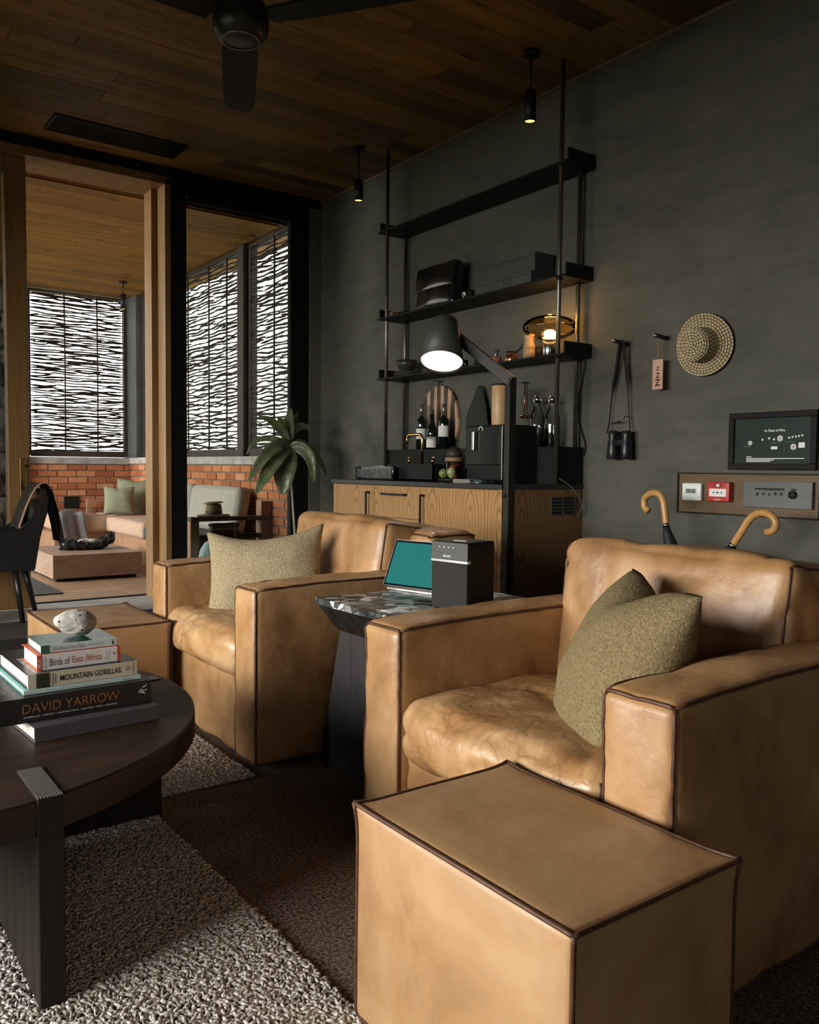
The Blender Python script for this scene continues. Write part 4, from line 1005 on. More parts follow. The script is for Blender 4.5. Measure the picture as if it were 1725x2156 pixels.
# booklets by the machine
b0 = onZ(967, 1003, CZ+.0); b1_ = onZ(1010, 1003, CZ)
ya, yb = onX(967, 1000, 2.97).y, onX(1022, 1000, 2.97).y
o = box('booklet', 2.925, 2.985, yb+.07, ya, CZ+.0006, CZ+.022, plain('weathered_wood_box', (.24, .22, .19), .7, var=.3, scale=20), None, .001); tag(o, 'small weathered wooden box lying in front of the coffee machine', 'box')
o = box('glass_coaster', 2.94, 2.985, yb, yb+.066, CZ+.0006, CZ+.020, plain('teal_glass_block', (.05, .09, .085), .1, var=.2), None, .002); tag(o, 'dark teal glass block beside the weathered wooden box', 'block')
sy = onX(995, 1012, 2.905).y
o = tubes('teaspoon', [([(2.915, sy+.035, CZ+.006), (2.915, sy-.04, CZ+.005)], .003), ([(2.915, sy+.03, CZ+.004), (2.915, sy+.035, CZ+.018)], .006)], 'steel'); tag(o, 'tiny steel spoon at the front edge of the worktop', 'spoon')

# ------------------------------------------------------------------ things on the shelves
zA, zB = SH[0]+.0115, SH[1]+.0115
def at3(px, x=3.38): return onX(px, 700, x).y
py = at3(861)
for k, r in enumerate((.100, .099, .094)):
    o = lathe('plate', [(.0, .0), (r*.55, .0), (r, .011), (r, .013), (r*.55, .004), (0, .004)], (3.376, py, zA+.0005+k*.0105), plain('dark_stoneware%d' % k, (.06, .056, .048), .35, var=.2), None, 36)
    tag(o, ('lowest', 'middle', 'topmost')[k]+' dark stoneware plate of the stack under the bowl', 'plate', 'stacked stoneware plates')
o = lathe('bowl', [(.0, .0), (.036, .0), (.042, .007), (.064, .045), (.070, .080), (.067, .080), (.060, .046), (.036, .010), (0, .009)], (3.366, py, zA+.031), plain('black_stoneware', (.03, .032, .03), .4, var=.2), None, 36); tag(o, 'black stoneware bowl on top of the plate stack', 'bowl')
wy = at3(896)
o = tubes('wire_stand', [([(3.40, wy, zA+.001), (3.40, wy, zA+.13), (3.40, wy-.012, zA+.15), (3.40, wy+.012, zA+.15), (3.40, wy, zA+.13)], .003)], 'brass'); tag(o, 'slim brass stick standing behind the grey lamp shade', 'stick')
for px, h, lb in ((972, .062, 'taller'), (981, .05, 'shorter')):
    o = lathe('shot_glass', [(.0, .002), (.017, .0), (.02, h), (.0185, h), (.0155, .006), (0, .006)], (3.35, at3(px, 3.35), zA+.0003), 'clear', None, 20); tag(o, lb+' little clear glass on the shelf beside the lamp shade', 'glass')
t = thing('dark_cup', 'dark cup with a black stick on the lowest shelf', 'cup', (3.36, at3(1010, 3.36), zA))
lathe('body', [(.0, .001), (.026, .0), (.03, .05), (.0275, .05), (.022, .005), (0, .005)], (3.36, at3(1010, 3.36), zA+.0003), 'matte_black', t, 20)
tube('stick', [(3.36, at3(1011, 3.36), zA+.008), (3.36, at3(1018, 3.36), zA+.095)], .004, 'black', t, 6)
t = thing('terracotta_cup', 'terracotta pinch bowl with two spoons on the lowest shelf', 'cup', (3.36, at3(1044, 3.36), zA))
y = at3(1044, 3.36)
lathe('body', [(.0, .001), (.026, .0), (.036, .012), (.038, .042), (.035, .042), (.032, .014), (0, .006)], (3.36, y, zA+.0003), plain('terracotta', (.40, .15, .08), .6), t, 24)
tube('spoon', [(3.36, y+.01, zA+.01), (3.35, y-.018, zA+.083)], .003, 'steel', t, 6); tube('spoon', [(3.36, y, zA+.01), (3.36, y-.03, zA+.088)], .004, 'black', t, 6)
t = thing('copper_pot', 'small copper coffee pot with a dark handle on the lowest shelf', 'pot', (3.36, at3(1079, 3.36), zA))
y = at3(1079, 3.36)
lathe('body', [(.0, .001), (.04, .0), (.043, .008), (.036, .036), (.031, .048), (.034, .062), (.032, .062), (.029, .049), (.034, .036), (.04, .009), (0, .006)], (3.36, y, zA+.0003), 'copper', t, 28)
tube('handle', [(3.355, y-.032, zA+.052), (3.35, y-.075, zA+.068), (3.345, y-.115, zA+.09)], [.004, .005, .006], 'matte_black', t, 8)
t = thing('pepper_mill', 'pale turned wooden pepper mill on the lowest shelf', 'pepper mill', (3.35, at3(1115, 3.35), zA))
y = at3(1115, 3.35)
lathe('body', [(.0, .0), (.034, .0), (.034, .05), (.030, .058), (.034, .062), (.034, .075), (.026, .1), (.026, .108), (.031, .125), (.030, .14), (.02, .142), (0, .143)], (3.35, y, zA+.0003), plain('boxwood', (.48, .31, .15), .45, var=.12, scale=20, stretch=(6, 6, 1)), t, 28)
o = lathe('tin_mug', [(.0, .0), (.03, .0), (.03, .075), (.028, .075), (.028, .004), (0, .004)], (3.41, at3(1133, 3.41), zA+.0003), 'matte_black', None, 24); tag(o, 'plain black mug between the pepper mill and the glass lamp', 'mug')
# smoked glass lamp
t = thing('glass_table_lamp', 'glowing smoked-glass table lamp with flattened globe on the lowest shelf', 'lamp', (3.348, 3.295, zA))
LC = Vector((3.348, 3.295, 1.772))
lathe('base', [(.0, .0), (.036, .0), (.038, .003), (.038, .088), (.034, .092), (0, .093)], (LC.x, LC.y, zA+.0003), 'steel', t, 28)
lathe('globe', [(.022, -.062)]+[(.149*math.cos(a), .066*math.sin(a)) for a in np.linspace(-1.2, 1.52, 26)], LC, 'smoke', t, 40, cap=False)
lathe('bulb', [(.0, -.056), (.03, -.053), (.034, -.038), (.031, -.022), (.018, -.014), (0, -.012)], LC, emis('warm_bulb', (1.0, .62, .28), 9.0), t, 20)
pl = bpy.data.lights.new('lamp_glow', 'POINT'); pl.energy = 2.6; pl.color = (1, .60, .25); pl.shadow_soft_size = .05
po = bpy.data.objects.new('lamp_glow', pl); COL.objects.link(po); po.location = LC+Vector((0, 0, .035)); par(po, t)
# cord of the glass lamp
cp = [onX(px, py_, 3.488) for px, py_ in ((1212, 735), (1231, 752), (1228, 790), (1216, 850), (1217, 880), (1228, 920), (1232, 938), (1228, 960))]
o = tube('lamp_cord', smooth_path(cp, 6), .004, 'black', None, 6); tag(o, 'black cord running down the wall from the glass lamp', 'cord')
sw_ = onX(1215, 858, 3.484); box('inline_switch', 3.474, 3.49, sw_.y-.009, sw_.y+.009, sw_.z-.03, sw_.z+.03, 'black', o, .004)
cp = [onY(1178, 1008, CY0-.012), onY(1200, 1022, CY0-.02), onY(1222, 1052, CY0-.03), onY(1226, 1068, CY0-.03), onY(1215, 1085, CY0-.02)]
o = tube('appliance_cord', smooth_path(cp, 6), .0035, plain('grey_cable', (.13, .13, .12), .5), None, 6); tag(o, 'thin grey cable looping from the worktop end to the vent grille', 'cord')
# upper shelf: black leather case, camera, grey boxes
y0, y1 = onX(966, 600, 3.36).y, onX(880, 600, 3.36).y
t = thing('leather_case', 'glossy black leather case leaning upright on the middle shelf', 'case', (3.38, (y0+y1)/2, zB))
mxc = Matrix.Translation((3.33, 0, zB)) @ Matrix.Rotation(R(8), 4, 'Y') @ Matrix.Translation((-3.33, 0, -zB))
Soft(3.325, 3.40, y0+.02, y1, zB+.001, zB+.285, .03, (.012, .0, .0), (4, 10, 10), .004, 8, .0, 5, 2, None, mxc).build('body', plain('black_patent', (.009, .009, .009), .16, var=.2, spec=.7), t)
Soft(3.312, 3.326, y0+.024, y1-.005, zB+.125, zB+.28, .010, (.008, 0, 0), (2, 10, 8), .005, 9, .0, 5, 4, None, mxc).build('flap', plain('black_patent_flap', (.010, .010, .010), .14, var=.2, spec=.7), t)
yc = onX(985, 620, 3.33).y
t = thing('camera', 'tiny black camera beside the leather case on the middle shelf', 'camera', (3.33, yc, zB))
box('body', 3.315, 3.345, yc-.05, yc+.045, zB+.0006, zB+.052, 'matte_black', t, .004)
lathe('lens', [(.0, .0), (.016, 0), (.018, .016), (.012, .017), (0, .012)], (3.315, yc+.0, zB+.03), 'alu', t, 18, mx=Matrix.Rotation(R(-90), 4, 'Y'))
greybox = plain('grey_card_box', (.052, .06, .058), .7, var=.2, scale=12)
for lb, xa_, pa, pb, z0, z1, off in (('lower grey storage box of the stacked pair', 3.30, 1004, 1118, zB+.0006, zB+.072, 0), ('upper grey storage box of the stacked pair', 3.33, 1030, 1126, zB+.0735, zB+.178, 0)):
    t = thing('storage_box', lb, 'box', (3.38, onX((pa+pb)/2, 600, xa_).y, z0), 'grey boxes on the middle shelf')
    ya_, yb_ = onX(pb, 600, xa_).y, onX(pa, 600, xa_).y
    box('body', xa_, 3.475, ya_, yb_, z0, z1-.018, greybox, t, .002)
    box('lid', xa_-.003, 3.478, ya_-.003, yb_+.003, z1-.0178, z1, greybox, t, .002)
    box('label_strip', xa_-.0036, xa_, (ya_+yb_)/2-.004, (ya_+yb_)/2+.004, z0+.002, z1-.02, plain('box_seam', (.09, .095, .09), .6), t)
y = onX(827, 655, 3.33).y
o = box('wood_block', 3.30, 3.36, y-.04, y+.045, zB+.0006, zB+.035, plain('worn_wood', (.20, .125, .06), .6, var=.4, scale=30), None, .006); tag(o, 'small worn wooden block at the terrace end of the middle shelf', 'block')
y = onX(848, 655, 3.40).y
o = box('notebook', 3.36, 3.46, y-.09, y+.02, zB+.0006, zB+.04, 'matte_black', None, .003); tag(o, 'thick black notebook lying beside the small wooden block', 'notebook')

# ================================================================== ON THE DARK WALL
WF = WX1                                             # wall face
def peg(label, p, out=.085, parent=None):
    o = tube('wall_peg', [(WF-.0005, p.y, p.z-.003), (WF-out, p.y, p.z+.004)], .0105, 'black', parent, 14)
    q = lathe('peg_face', [(0, 0), (.0102, 0), (.0102, .002), (0, .0022)], (WF-out-.0001, p.y, p.z+.004), 'polepipe', o, 14, mx=Matrix.Rotation(R(-90), 4, 'Y'))
    return tag(o, label, 'peg', 'wall pegs')
P1 = onX(1312, 722, WF-.03); P2 = onX(1402, 711, WF-.02); P3 = onX(1486, 716, WF-.03)
peg('black wall peg carrying the binoculars', P1, .10); peg('black wall peg carrying the pale tag', P2, .10)
# binoculars on a strap
t = thing('binoculars', 'black binoculars hanging by a strap on the dark wall', 'binoculars', (WF-.06, onX(1303, 935, WF-.06).y, onX(1303, 968, WF-.06).z))
bxX = WF-.055
for a, b in ((1291, 1), (1319, -1)):
    y = onX(a, 940, bxX).y; z1, z0 = onX(a, 907, bxX).z, onX(a, 967, bxX).z
    s = (z1-z0)
    lathe('barrel', [(.0, 0), (.028, 0), (.031, .004), (.029, s*.3), (.027, s*.62), (.022, s*.72), (.024, s*.78), (.024, s*.97), (.02, s), (0, s-.004)], (bxX, y, z0), plain('binocular_rubber', (.012, .012, .012), .35, var=.2), t, 22)
yc = onX(1305, 930, bxX).y; zc = onX(1305, 930, bxX).z
box('bridge', bxX-.014, bxX+.014, yc-.022, yc+.022, zc-.02, zc+.012, 'matte_black', t, .004)
tube('focus_knob', [(bxX-.004, yc, zc+.013), (bxX-.004, yc, zc+.03)], .009, 'matte_black', t, 12)
def strap(pp, w0, w1):
    P_ = [onX(a, b, c) for a, b, c in pp]; P_ = smooth_path(P_, 5); n = len(P_)
    return tube('strap', P_, [w0+(w1-w0)*max(0, min(1, (k/n-.45)*9)) for k in range(n)], 'matte_black', t, 8, False, .3)
strap(((1308, 716, 3.44), (1304, 745, 3.46), (1297, 790, 3.47), (1292, 815, 3.47), (1287, 850, 3.475), (1283, 890, 3.475), (1279, 912, 3.45)), .011, .0035)
strap(((1312, 716, 3.44), (1316, 745, 3.46), (1320, 780, 3.47), (1322, 805, 3.47), (1324, 850, 3.475), (1326, 890, 3.475), (1327, 912, 3.45)), .011, .0035)
tube('strap_tab', [onX(1289, 892, 3.46), onX(1307, 887, 3.46)], .004, 'matte_black', t, 6); tube('strap_tab', [onX(1326, 878, 3.46), onX(1318, 876, 3.455), onX(1313, 882, 3.45)], .003, 'matte_black', t, 6)
# door tag
t = thing('door_tag', 'pale pink wooden tag marked with black letters, hung by a cord', 'tag', (WF-.06, onX(1384, 790, 3.44).y, onX(1384, 820, 3.44).z))
xT = 3.44; ya, yb = onX(1395.5, 790, xT).y, onX(1374, 790, xT).y; z1, z0 = onX(1384, 757, xT).z, onX(1384, 820, xT).z
box('board', xT, xT+.006, ya, yb, z0, z1, plain('pink_wood', (.60, .36, .26), .6, var=.08), t, .001)
tubes('cord', [([(xT+.003, (ya+yb)/2+.004, z1-.008), (xT, (ya+yb)/2+.003, z1+.05), (xT-.01, P2.y+.012, P2.z+.012)], .0022), ([(xT+.003, (ya+yb)/2-.004, z1-.008), (xT, (ya+yb)/2-.002, z1+.05), (xT-.01, P2.y-.010, P2.z+.012)], .0022)], plain('tan_cord', (.34, .18, .07), .8), t)
hz = z1-z0
for f, sz in ((.31, .019), (.53, .025), (.77, .032)): text('lettering', 'Z', (xT-.0004, (ya+yb)/2-.002, z1-hz*f), 'ink', t, width=sz, height=sz*1.05, axes=AX_WALL, bold=.03)
# straw hat
m, nt, b = nmat('coiled_straw'); uv = nt.nodes.new('ShaderNodeTexCoord').outputs['UV']
bk = nt.nodes.new('ShaderNodeTexBrick'); bk.inputs['Scale'].default_value = 1.0; bk.inputs['Mortar Size'].default_value = .13; bk.inputs['Brick Width'].default_value = 1.0; bk.inputs['Row Height'].default_value = 1.0
bk.inputs['Mortar Smooth'].default_value = .4; bk.offset = .5
bk.inputs['Color1'].default_value = (.62, .52, .32, 1); bk.inputs['Color2'].default_value = (.50, .40, .22, 1); bk.inputs['Mortar'].default_value = (.07, .052, .028, 1)
nt.links.new(uv, bk.inputs['Vector']); nt.links.new(bk.outputs['Color'], b.inputs['Base Color']); b.inputs['Roughness'].default_value = .8; bump(nt, b, bk.outputs['Fac'], -.6, .004)
M['straw'] = m
t = thing('straw_hat', 'coiled straw sun hat hanging on the dark wall', 'hat', (WF-.05, P3.y, P3.z))
key = [(.002, .118), (.062, .116), (.074, .100), (.078, .06), (.080, .022), (.085, .014), (.147, .006)]   # radius, height off the wall
dist = [0]
for a, c in zip(key, key[1:]): dist.append(dist[-1]+math.hypot(c[0]-a[0], c[1]-a[1]))
def hatpt(d):
    i = max(j for j in range(len(dist)-1) if dist[j] <= d+1e-9); f = (d-dist[i])/(dist[i+1]-dist[i])
    tx, th = key[i+1][0]-key[i][0], key[i+1][1]-key[i][1]; q = math.hypot(tx, th)
    return key[i][0]+tx*f, key[i][1]+th*f, -th/q, tx/q
V, Fc, UV = [], [], []; na = 72; nc = 18; coil = dist[-1]/nc
hc = onX(1478, 726, WF-.045)
Rm = Matrix.Translation((WF-.024, hc.y, hc.z)) @ Matrix.Rotation(R(-4), 4, 'Y') @ Matrix.Rotation(R(5), 4, 'Z') @ Matrix.Rotation(R(-90), 4, 'Y')
for c_ in range(nc):                                     # one rounded coil after the other, stitches of even length
    base = len(V); st = max(5, round(2*math.pi*max(.006, hatpt((c_+.5)*coil)[0])/.017)); ofs = (c_*.37) % 1
    for k in range(7):
        an = math.pi*min(k, 4)/4; d = min(dist[-1], (c_+min(k, 4)/4)*coil); r_, h_, nr, nh = hatpt(d)
        if k > 4: d = (c_+(6-k)*.5)*coil if k == 5 else c_*coil; r_, h_, nr, nh = hatpt(min(dist[-1], d)); bul = -.004
        else: bul = .0042*math.sin(an)
        for j in range(na+1):
            a = 2*math.pi*j/na; wob = 1+.02*math.sin(3*a+1)*(r_/.15)**2; rr_ = max(.0008, r_+nr*bul)*wob
            V.append(Rm @ Vector((rr_*math.cos(a), rr_*math.sin(a), h_+nh*bul+.006*math.sin(2*a+.6)*(max(0, r_-.085)/.07)))); UV.append((j/na*st+ofs, c_+.02+min(k, 4)/4*.96))
    for k in range(6):
        for j in range(na): Fc.append((base+k*(na+1)+j, base+(k+1)*(na+1)+j, base+(k+1)*(na+1)+j+1, base+k*(na+1)+j+1))
mesh('coiled_body', V, Fc, 'straw', t, True, UV)
# framed notice
FY0, FY1, FZ0, FZ1 = 1.857, 2.272, 1.008, 1.264
t = thing('framed_notice', 'dark framed fire notice with white print on the wall', 'picture frame', (WF-.01, (FY0+FY1)/2, FZ0))
fw = .027; darkfr = plain('dark_frame_wood', (.012, .010, .010), .55, var=.2, spec=.15)
for nm, b_ in (('frame_bar', (FY0, FY1, FZ1-fw, FZ1)), ('frame_bar', (FY0, FY1, FZ0, FZ0+fw)), ('frame_bar', (FY0, FY0+fw, FZ0+fw, FZ1-fw)), ('frame_bar', (FY1-fw, FY1, FZ0+fw, FZ1-fw))): box(nm, WF-.024, WF-.0005, *b_, darkfr, t, .003)
box('sheet', WF-.012, WF-.001, FY0+fw, FY1-fw, FZ0+fw, FZ1-fw, plain('dark_green_sheet', (.017, .030, .024), .5, var=.15, spec=.2), t)
xs = WF-.0126
def fr(px, py): p = onX(px, py, xs); return p
p = fr(1632, 906); text('lettering', 'In Case of Fire', (xs, p.y, p.z), 'white', t, width=.094, height=.011, axes=AX_WALL, bold=.025)
for px, py, r_ in ((1580, 933, 5), (1643, 923, 6.5), (1671, 941, 6.5), (1606, 926, 2.5), (1620, 923, 2.5), (1630, 925, 2.5), (1662, 921.5, 2.3), (1669, 920, 2.3), (1676.5, 919, 2.3), (1683, 918, 2.3), (1690, 916.5, 2.3)):
    p = fr(px, py); rr_ = r_*.0021
    lathe('dot', [(0, 0), (rr_, 0), (rr_, .0004), (0, .0005)], (xs+.0002, p.y, p.z), 'white', t, 18, mx=Matrix.Rotation(R(-90), 4, 'Y'))
    if r_ > 4: lathe('dot_icon', [(0, 0), (rr_*.45, 0), (rr_*.45, .0003), (0, .0003)], (xs-.0003, p.y, p.z), plain('icon_grey', (.45, .5, .5), .6), t, 12, mx=Matrix.Rotation(R(-90), 4, 'Y'))
for px, py, w_, h_ in ((1630.5, 943, .03, .013), (1688.5, 937, .028, .023)):
    p = fr(px, py); box('key_box', xs-.0003, xs+.0002, p.y-w_/2, p.y+w_/2, p.z-h_/2, p.z+h_/2, 'white', t)
for px, py, s_, w_ in ((1574, 940, 'assembly point', .04), (1634, 932, 'extinguisher', .042), (1664, 930, 'break glass', .045)):
    p = fr(px, py); text('lettering', s_, (xs, p.y, p.z), plain('notice_grey', (.4, .43, .42), .6), t, width=w_, height=.0035, axes=AX_WALL)
for py, pa, pb in ((962, 1572, 1583), (965.5, 1572, 1694), (968.5, 1572, 1630), (971.5, 1572, 1622)):
    a_, b_ = fr(pa, py), fr(pb, py); box('text_line', xs-.0003, xs+.0002, b_.y, a_.y, a_.z-.0017, a_.z+.0017, 'white', t)
# control panel
t = thing('control_panel', 'long wooden wall plate carrying switches beside the umbrellas', 'wall plate', (WF-.01, 2.2, .8))
box('board', WF-.016, WF-.0005, 1.842, 2.536, .803, .986, 'panelwood', t, .001)
boxes('edge_strip', [(WF-.020, WF-.0005, 2.537, 2.546, .797, .992), (WF-.020, WF-.0005, 1.842, 2.537, .986, .992), (WF-.020, WF-.0005, 1.842, 2.537, .797, .803)], 'matte_black', t)
xs = WF-.016
t = thing('thermostat', 'square white thermostat with a small grey display', 'thermostat', (xs, onX(1462, 1035, xs).y, onX(1462, 1054, xs).z))
ya, yb = onX(1482, 1035, xs).y, onX(1442, 1035, xs).y; z1, z0 = onX(1462, 1017, xs).z, onX(1462, 1054, xs).z
Soft(xs-.024, xs-.0003, ya, yb, z0, z1, .008, (0, 0, 0), (3, 4, 4), 0, 1).build('case', plain('pale_mint_plastic', (.84, .90, .85), .4, var=.02), t)
box('display', xs-.0248, xs-.0238, ya+(yb-ya)*.24, ya+(yb-ya)*.78, z0+(z1-z0)*.42, z0+(z1-z0)*.68, plain('display_grey', (.28, .31, .28), .3), t)
text('lettering', '21.6', (xs-.0249, (ya+yb)/2, z0+(z1-z0)*.55), 'ink', t, width=(yb-ya)*.38, height=(z1-z0)*.19, axes=AX_WALL)
t = thing('fire_call_point', 'red fire call point with a white break panel', 'alarm', (xs, onX(1522, 1035, xs).y, onX(1522, 1056, xs).z))
ya, yb = onX(1545, 1035, xs).y, onX(1498, 1035, xs).y; z1, z0 = onX(1522, 1015, xs).z, onX(1522, 1056, xs).z
redp = plain('red_plastic', (.50, .045, .04), .35, var=.04)
Soft(xs-.036, xs-.0003, ya, yb, z0, z1, .006, (0, 0, 0), (3, 4, 4), 0, 1).build('case', redp, t)
box('break_panel', xs-.0375, xs-.0355, ya+(yb-ya)*.12, ya+(yb-ya)*.88, z0+(z1-z0)*.26, z0+(z1-z0)*.66, 'white', t)
text('lettering', '► ■ ◄', (xs-.0378, (ya+yb)/2, z0+(z1-z0)*.46), 'ink', t, width=(yb-ya)*.42, height=(z1-z0)*.09, axes=AX_WALL)
box('pictogram', xs-.0366, xs-.0358, (ya+yb)/2-.022, (ya+yb)/2+.022, z0+(z1-z0)*.74, z0+(z1-z0)*.92, plain('dark_red', (.26, .02, .02), .4), t)
box('flame_mark', xs-.0370, xs-.0362, (ya+yb)/2-.008, (ya+yb)/2+.008, z0+(z1-z0)*.77, z0+(z1-z0)*.89, 'white', t)
text('lettering', 'esser', (xs-.0366, (ya+yb)/2, z0+(z1-z0)*.10), 'white', t, width=(yb-ya)*.3, height=(z1-z0)*.07, axes=AX_WALL)
t = thing('switch_plate', 'brushed grey metal plate with a row of small buttons and a knob', 'switch', (xs, onX(1640, 1040, xs).y, onX(1640, 1072, xs).z))
ya, yb = onX(1711, 1040, xs-.02).y, onX(1566, 1040, xs-.02).y; z1, z0 = onX(1640, 1014, xs-.02).z, onX(1640, 1070, xs-.02).z
box('plate', xs-.022, xs-.0003, ya, yb, z0, z1, plain('brushed_grey', (.125, .127, .125), .5, .3, var=.12), t, .001)
xk = xs-.0222
def q3(px, py): return onX(px, py, xk)
a_, b_ = q3(1590, 1029), q3(1652, 1031); box('slot', xk-.0008, xk, b_.y, a_.y, a_.z-.0045, a_.z+.0045, 'ink', t)
a_, b_ = q3(1666, 1031), q3(1678, 1031); box('slot', xk-.0008, xk, b_.y, a_.y, a_.z-.004, a_.z+.004, 'ink', t)
for k in range(5):
    p = q3(1595+12.6*k, 1040); box('icon', xk-.0006, xk, p.y-.006, p.y+.006, p.z-.007+.002*(k % 2), p.z+.007-.002*(k % 3), 'ink', t, .0002)
p = q3(1671, 1042); lathe('knob', [(.0, .0), (.017, 0), (.017, .014), (.014, .017), (0, .017)], (xk, p.y, p.z), 'matte_black', t, 22, mx=Matrix.Rotation(R(-90), 4, 'Y'))
# umbrella stand and umbrellas
UX = 3.2
ya, yb = onX(1563, 1165, UX).y, onX(1345, 1153, UX).y; uz = onX(1450, 1158, UX).z
t = thing('umbrella_stand', 'black rectangular umbrella stand against the wall', 'umbrella stand', (UX, (ya+yb)/2, 0))
boxes('tray', [(UX-.10, UX-.09, ya, yb, .002, uz), (UX+.09, UX+.10, ya, yb, .002, uz), (UX-.10, UX+.10, ya, ya+.01, .002, uz), (UX-.10, UX+.10, yb-.01, yb, .002, uz), (UX-.10, UX+.10, ya, yb, .002, .02)], 'matte_black', t)
caneM = wood('cane_handle', (.42, .20, .06), (.62, .34, .12), (3, 3, 3), 2, .3, False, 0, 0)
def umbrella(label, hook, body):
    H = [onX(a, b, UX) for a, b in hook]; Bd = [onX(a, b, UX) for a, b in body]
    foot = Bd[-1] + (Bd[-1]-Bd[0]).normalized()*((Bd[-1].z-.03)/max(.3, -(Bd[-1]-Bd[0]).normalized().z))
    foot = Vector((UX, min(max(foot.y, ya+.07), yb-.07), .06))
    t = thing('umbrella', label, 'umbrella', (UX, foot.y, .02), 'umbrellas with hooked wooden handles')
    tube('handle', smooth_path(H, 6), .0155, caneM, t, 14)
    d = (Bd[0]-H[-1]).normalized()
    tube('collar', [H[-1]-d*.004, H[-1]+d*.012], .018, 'steel', t, 14)
    tube('canopy', [H[-1]+d*.012, Bd[0], Bd[1], Bd[1]+(foot-Bd[1])*.5, foot], [.014, .02, .032, .03, .008], plain('umbrella_cloth', (.012, .012, .014), .6, bmp=.3, bscale=60), t, 12)
umbrella('umbrella with hooked wooden handle next to the wooden wall plate', [(1366, 1076), (1358, 1067), (1358, 1050), (1370, 1039), (1386, 1039), (1396, 1052), (1400, 1075), (1403, 1104)], [(1405, 1120), (1414, 1152)])
umbrella('umbrella with hooked wooden handle tilted away, below the grey switch plate', [(1614, 1121), (1629, 1116), (1634, 1100), (1622, 1084), (1600, 1080), (1580, 1092), (1563, 1118), (1545, 1146)], [(1538, 1156), (1528, 1172)])

# ================================================================== LAMPS, FAN, VENT
LX = 2.62
E_ = onX(1073, 800, LX); t = thing('floor_lamp', 'dark grey floor lamp with angled arm and cone shade lit from below', 'lamp', (LX, E_.y, 0))
lathe('base', [(0, 0), (.15, 0), (.15, .012), (.14, .016), (0, .017)], (LX, E_.y, .001), 'lampgrey', t, 40)
box('pole', LX-.012, LX+.030, E_.y-.016, E_.y+.016, .018, E_.z+.012, 'lampdark', t, .002)
J_ = onX(958, 706, 2.50)
def bar(name, a, b, w_, h_, mat, parent):
    xa = (b-a).normalized(); mx = frame_mx(a, xa, Vector((0, 0, 1))); L_ = (b-a).length
    return box(name, -.012, L_, -h_/2, h_/2, -w_/2, w_/2, mat, parent, .002, 2, mx)
bar('arm', E_, J_, .028, .048, 'lampdark', t)
lathe('tilt_knob', [(0, 0), (.009, 0), (.009, .008), (0, .009)], (LX-.0125, E_.y+.004, onX(1062, 1043, LX).z), 'black', t, 14, mx=Matrix.Rotation(R(-90), 4, 'Y'))
top_ = onX(938, 674, 2.47); bot_ = onX(930, 763, 2.40)
axd = (bot_-top_).normalized()                                  # shade axis leans towards the room
side = axd.cross(Vector((0, 0, 1))).normalized(); mxs = frame_mx(top_, side, axd.cross(side))
mxs = Matrix(((side.x, axd.cross(side).x, axd.x, top_.x), (side.y, axd.cross(side).y, axd.y, top_.y), (side.z, axd.cross(side).z, axd.z, top_.z), (0, 0, 0, 1)))
Ls = (bot_-top_).length
sh = lathe('shade', [(.0, .0), (.050, .001), (.060, .012), (.066, .03), (.101, Ls), (.0985, Ls), (.0635, .032), (.055, .014), (0, .006)], (0, 0, 0), 'lampgrey', t, 48, mx=mxs)
lathe('diffuser', [(.0, Ls-.012), (.096, Ls-.012), (.096, Ls-.009), (0, Ls-.009)], (0, 0, 0), emis('lamp_diffuser', (1.0, .93, .87), 1.15), sh, 40, mx=mxs)
sl = bpy.data.lights.new('floor_lamp_light', 'SPOT'); sl.energy = 6; sl.spot_size = R(120); sl.spot_blend = .6; sl.shadow_soft_size = .09; sl.color = (1, .82, .62)
so = bpy.data.objects.new('floor_lamp_light', sl); COL.objects.link(so)
so.matrix_world = Matrix.Translation(bot_+axd*.012) @ axd.to_track_quat('-Z', 'Y').to_matrix().to_4x4(); so.parent = t; so.matrix_parent_inverse = Matrix.Translation(t.location).inverted()
warm = emis('spot_glow', (1.0, .45, .12), 3.2)
def spot(label, x, y, zc, z0, z1):
    t = thing('ceiling_spotlight', label, 'spotlight', (x, y, zc), 'hanging cylinder spotlights')
    lathe('canopy', [(0, 0), (.042, 0), (.042, -.022), (0, -.022)][::-1], (x, y, zc-.0005), 'black', t, 24)
    tube('rod', [(x, y, zc-.022), (x, y, z1)], .007, 'black', t, 10)
    lathe('cylinder', [(.026, 0), (.031, .0), (.031, z1-z0), (0, z1-z0+.001)], (x, y, z0), 'black', t, 24, cap=False)
    lathe('lens', [(0, .0), (.027, .0), (.027, .002), (0, .002)], (x, y, z0+.006), warm, t, 20)
spot('hanging cylinder spotlight above the shelf end nearest the hat', 3.1, 3.222, CEIL, 2.785, 2.935)
spot('hanging cylinder spotlight above the terrace end of the shelves', 3.1, 4.853, CEIL, 2.785, 2.92)
spot('hanging cylinder spotlight on the terrace ceiling', 2.95, 9.37, TZ, 2.70, 2.86)
